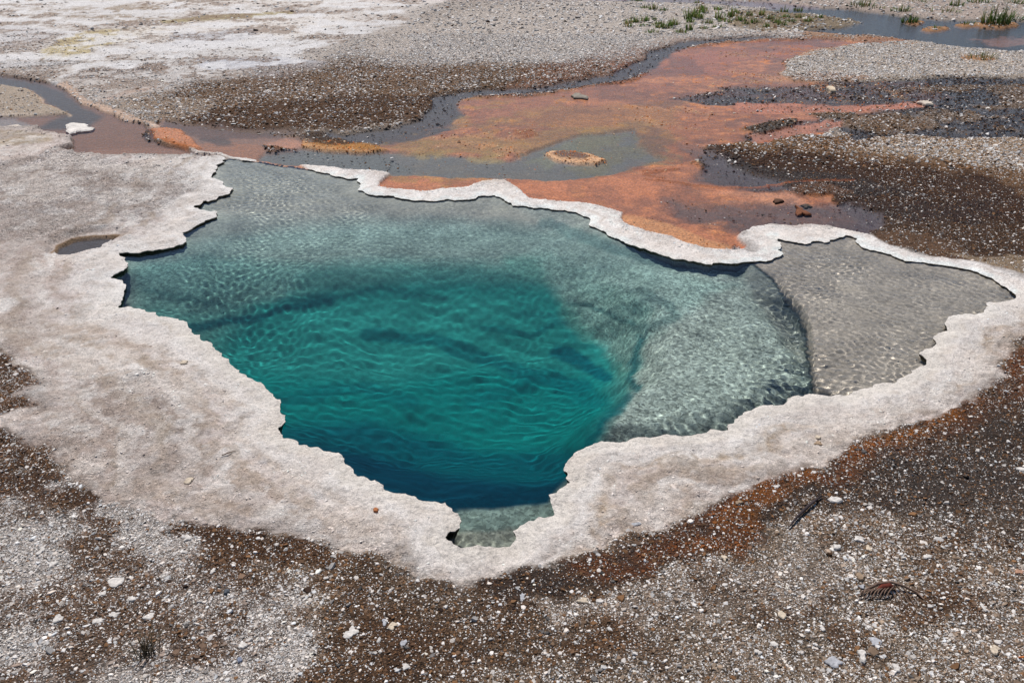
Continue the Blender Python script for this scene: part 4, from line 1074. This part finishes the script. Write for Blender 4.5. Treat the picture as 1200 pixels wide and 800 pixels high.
grass(1167, 29, 34, 24, 150, 'largest dark green grass clump, on an orange islet at top right', 1, .75)
grass(1185, 24, 40, 9, 60, 'low grass strip right of the largest clump', 2, .85)
grass(1055, 15, 24, 8, 80, 'low bright green grass clump left of the far stream at top', 3, .9)
grass(1066, 27, 21, 9, 90, 'dense round grass clump on a small islet in the far stream', 4, .75)
grass(1008, 9, 30, 11, 70, 'dark grass clump on the far bank, leftmost of those at the top edge', 5, .7)
grass(1097, 34, 10, 5, 26, 'small grass tuft on a flat orange islet in the far stream', 6, .8)
grass(1135, 29, 22, 5, 40, 'thin low grass fringe left of the largest clump', 7, .8)
grass(1150, 70, 34, 9, 60, 'olive grass clump on the pale gravel island right of the orange mats', 8, .75, dry=.4)
grass(1120, 9, 16, 9, 50, 'green grass clump at the top edge above the low bright clump', 9, .75)
grass(1147, 5, 26, 9, 50, 'grass clump at the top edge left of the corner', 10, .9)
grass(1190, 6, 26, 8, 50, 'grass clump in the top right corner', 11, .9)
grass(1105, 16, 40, 8, 36, 'sparse grey green grass between the top bank clumps', 12, .9, dry=.5)
grass(1028, 12, 16, 5, 26, 'short tuft beside the low bright clump', 13, .9, dry=.3)
grass(1078, 4, 30, 5, 34, 'short grass fringe at the top edge', 14, .8, dry=.3)
grass(750, 27, 22, 12, 26, 'leftmost upright tuft of the sparse grass above the orange mats', 15, .95, dry=.3)
sparse = [(736,33,8,7),(767,25,5,5),(778,35,10,10),(787,32,8,12),(764,40,16,6),(797,40,16,7),(808,37,10,11),(806,24,9,15),(815,22,10,12),(820,24,8,10),(829,29,12,8),(842,24,12,12),
          (856,21,14,11),(851,27,20,7),(868,26,14,8),(878,20,8,7),(884,28,14,7),(902,24,12,7),(912,29,10,6),(926,27,14,6),(947,27,12,7),(817,5,8,4),(745,1,20,5),(842,34,16,6),(893,20,8,8)]
gs_ = np.random.default_rng(77)
sparse += [(float(u_), float(10 + 26 * t_ + .02 * (u_ - 740) * 0), 10, float(h_)) for u_, t_, h_ in zip(gs_.uniform(735, 965, 34), gs_.random(34), gs_.uniform(4, 8, 34))]
for k, (u, v, wp, hp) in enumerate(sparse):
    grass(u, v, wp, hp, 20 + 2 * int(wp), 'sparse green grass tuft on the pale gravel above the orange mats', 40 + k, 1.0, group='sparse tufts above the orange mats', dry=.3)

def rod(name, pts, radii, rgb, label, cat, branches=(), mat=None):
    """a bent tapering stick through photo points (u, v, height m), with optional side branches"""
    def chain(P, R, ns=7):
        V = []; Fs = []
        P = [Vector(p) for p in P]
        for i, p in enumerate(P):
            t = (P[min(i + 1, len(P) - 1)] - P[max(i - 1, 0)]).normalized()
            a = t.cross(Vector((0, 0, 1)));
            if a.length < .01: a = Vector((1, 0, 0))
            a.normalize(); b = t.cross(a)
            for k in range(ns):
                th = k / ns * 2 * math.pi
                q = p + (a * math.cos(th) + b * math.sin(th)) * R[i] * (1 + .18 * math.sin(3 * th + i))
                V.append(tuple(q))
        for i in range(len(P) - 1):
            for k in range(ns):
                Fs.append((i * ns + k, i * ns + (k + 1) % ns, (i + 1) * ns + (k + 1) % ns, (i + 1) * ns + k))
        Fs.append(tuple(range(ns))); Fs.append(tuple((len(P) - 1) * ns + k for k in range(ns - 1, -1, -1)))
        return V, Fs
    def W3(p):
        x, y, m = px_to_m(p[0], p[1]); return (x, y, height_at(x, y) + p[2])
    O = Vector(W3(pts[0])); V = []; Fs = []
    for P, R in ((pts, radii),) + tuple(branches):
        a, f_ = chain([Vector(W3(p)) - O for p in P], R)
        b = len(V); V += a; Fs += [tuple(i + b for i in q) for q in f_]
    me = bpy.data.meshes.new(name); me.from_pydata(V, [], Fs)
    at_ = me.attributes.new('Col', 'FLOAT_COLOR', 'POINT'); g = np.random.default_rng(len(V))
    C = lin(rgb)[None] * g.uniform(.7, 1.3, (len(V), 1))
    at_.data.foreach_set('color', np.concatenate([C, np.ones((len(C), 1))], 1).astype(np.float32).ravel())
    me.materials.append(M_STONE); me.shade_smooth()
    o = link(name, me, label=label, category=cat); o.location = O
    return o
rod('fallen_stick', [(922,629,.008),(930,620,.012),(940,610,.013),(950,601,.012),(960,593,.009)], [.002,.004,.005,.0045,.002], (54, 44, 46), 'dark straight stick lying across the gravel right of the rusty band', 'stick')
rod('fallen_branch', [(1002,708,.004),(1012,702,.012),(1024,698,.018),(1040,697,.02),(1056,700,.014),(1070,706,.008),(1079,713,.003)], [.002,.004,.005,.004,.0035,.003,.002], (104, 84, 72),
    'fallen dry branch with reddish needles on the lower right gravel', 'branch',
    branches=tuple(([(1012 + 4 * k, 703 - k * .5, .012), (1006 + 4 * k, 707 - (k % 2), .02), (1002 + 4 * k, 711, .004)], [.003, .002, .001]) for k in range(9)) +
             tuple(([(1030 + 5 * k, 698, .015), (1036 + 6 * k, 704 + k, .01), (1040 + 7 * k, 711 + 2 * k, .003)], [.002, .0015, .001]) for k in range(5)))
rod('reddish_cone', [(1022,703,.008),(1030,701,.014),(1038,700,.015),(1045,699,.008)], [.004,.009,.009,.003], (96, 40, 26), 'dark red cone caught under the fallen branch', 'cone')
rod('orange_twig', [(1188,782,.004),(1194,783,.008),(1203,784,.006)], [.0025,.003,.002], (190, 110, 56), 'short orange twig at the right edge near the corner', 'twig')
rod('small_twig', [(262,543,.004),(268,541,.008),(278,537,.004)], [.0015,.002,.001], (90, 66, 50), 'tiny dark twig on the white apron left of the pool', 'twig')
g_ = np.random.default_rng(5); x_, y_, m_ = px_to_m(176, 778)
sp = []
for k in range(34):
    a = g_.normal(2.3, .9); h = g_.uniform(.02, .07); ln = g_.uniform(.02, .085)
    sp.append((g_.normal(0, .012), g_.normal(0, .012), h, ln * math.cos(a), ln * math.sin(a), .0011, lin((38, 30, 22)), lin((92, 80, 58))))
blades(sp, 'dead_plant', 'small wiry dark dead plant on the lower left gravel', 'plant', (x_, y_, height_at(x_, y_)))
for k, (u, v, hh, n, lab) in enumerate(((850,12,14,7,'thin bare stems in front of the far stream, left group'),(893,14,12,6,'thin bare stems in front of the far stream, right group'),(1064,138,12,4,'pale dry stems on the dark wet ground right of the mats'),(1104,158,9,5,'pale dry stems at the lower bank of the dark wet ground'))):
    g_ = np.random.default_rng(60 + k); x_, y_, m_ = px_to_m(u, v); sp = []
    for _ in range(n):
        h = hh * m_ * g_.uniform(.6, 1.1); c = lin((70, 58, 44)) if k < 2 else lin((150, 130, 100))
        sp.append((g_.normal(0, 3 * m_), g_.normal(0, .02), h, g_.normal(0, .35) * h + .2 * h, 0.0, m_ * .28, c, c))
    blades(sp, 'dry_stems', lab, 'plant', (x_, y_, height_at(x_, y_)))


# ------------------------------------------------------------------ light, sky, camera
EL, AZ = math.radians(57), math.radians(-20)      # the sun stands beyond the pool, a little to the left
S = Vector((math.sin(AZ) * math.cos(EL), math.cos(AZ) * math.cos(EL), math.sin(EL)))
ld = bpy.data.lights.new('sun', 'SUN'); ld.energy = 5.0; ld.angle = math.radians(.5); ld.color = (1, .972, .93)
lo_ = bpy.data.objects.new('sun', ld); lo_.rotation_euler = S.to_track_quat('Z', 'Y').to_euler(); lo_.location = (0, 5, 8); COL.objects.link(lo_)
ld.cycles.is_caustics_light = True
pool.cycles.is_caustics_caster = True
floor_o.cycles.is_caustics_receiver = True

w = bpy.data.worlds.new('World'); sc.world = w; w.use_nodes = True
nt = w.node_tree; bg = nt.nodes['Background']
sk = nt.nodes.new('ShaderNodeTexSky'); sk.sky_type = 'NISHITA'; sk.sun_disc = False; sk.sun_elevation = EL; sk.sun_rotation = AZ; sk.altitude = 2200; sk.dust_density = .6
nt.links.new(sk.outputs[0], bg.inputs[0]); bg.inputs[1].default_value = .085

cd = bpy.data.cameras.new('camera'); cd.lens = 30; cd.sensor_width = 36; cd.clip_start = .05; cd.clip_end = 3000
co = bpy.data.objects.new('camera', cd); co.location = (0, 0, CAM_H); co.rotation_euler = (math.pi / 2 - PITCH, 0, 0); COL.objects.link(co); sc.camera = co

sc.view_settings.view_transform = 'Standard'; sc.view_settings.look = 'None'; sc.view_settings.exposure = 0
sc.render.engine = 'CYCLES'
sc.cycles.use_denoising = True
sc.cycles.caustics_refractive = True; sc.cycles.caustics_reflective = False
sc.cycles.sample_clamp_indirect = 4
sc.cycles.max_bounces = 8; sc.cycles.transparent_max_bounces = 12
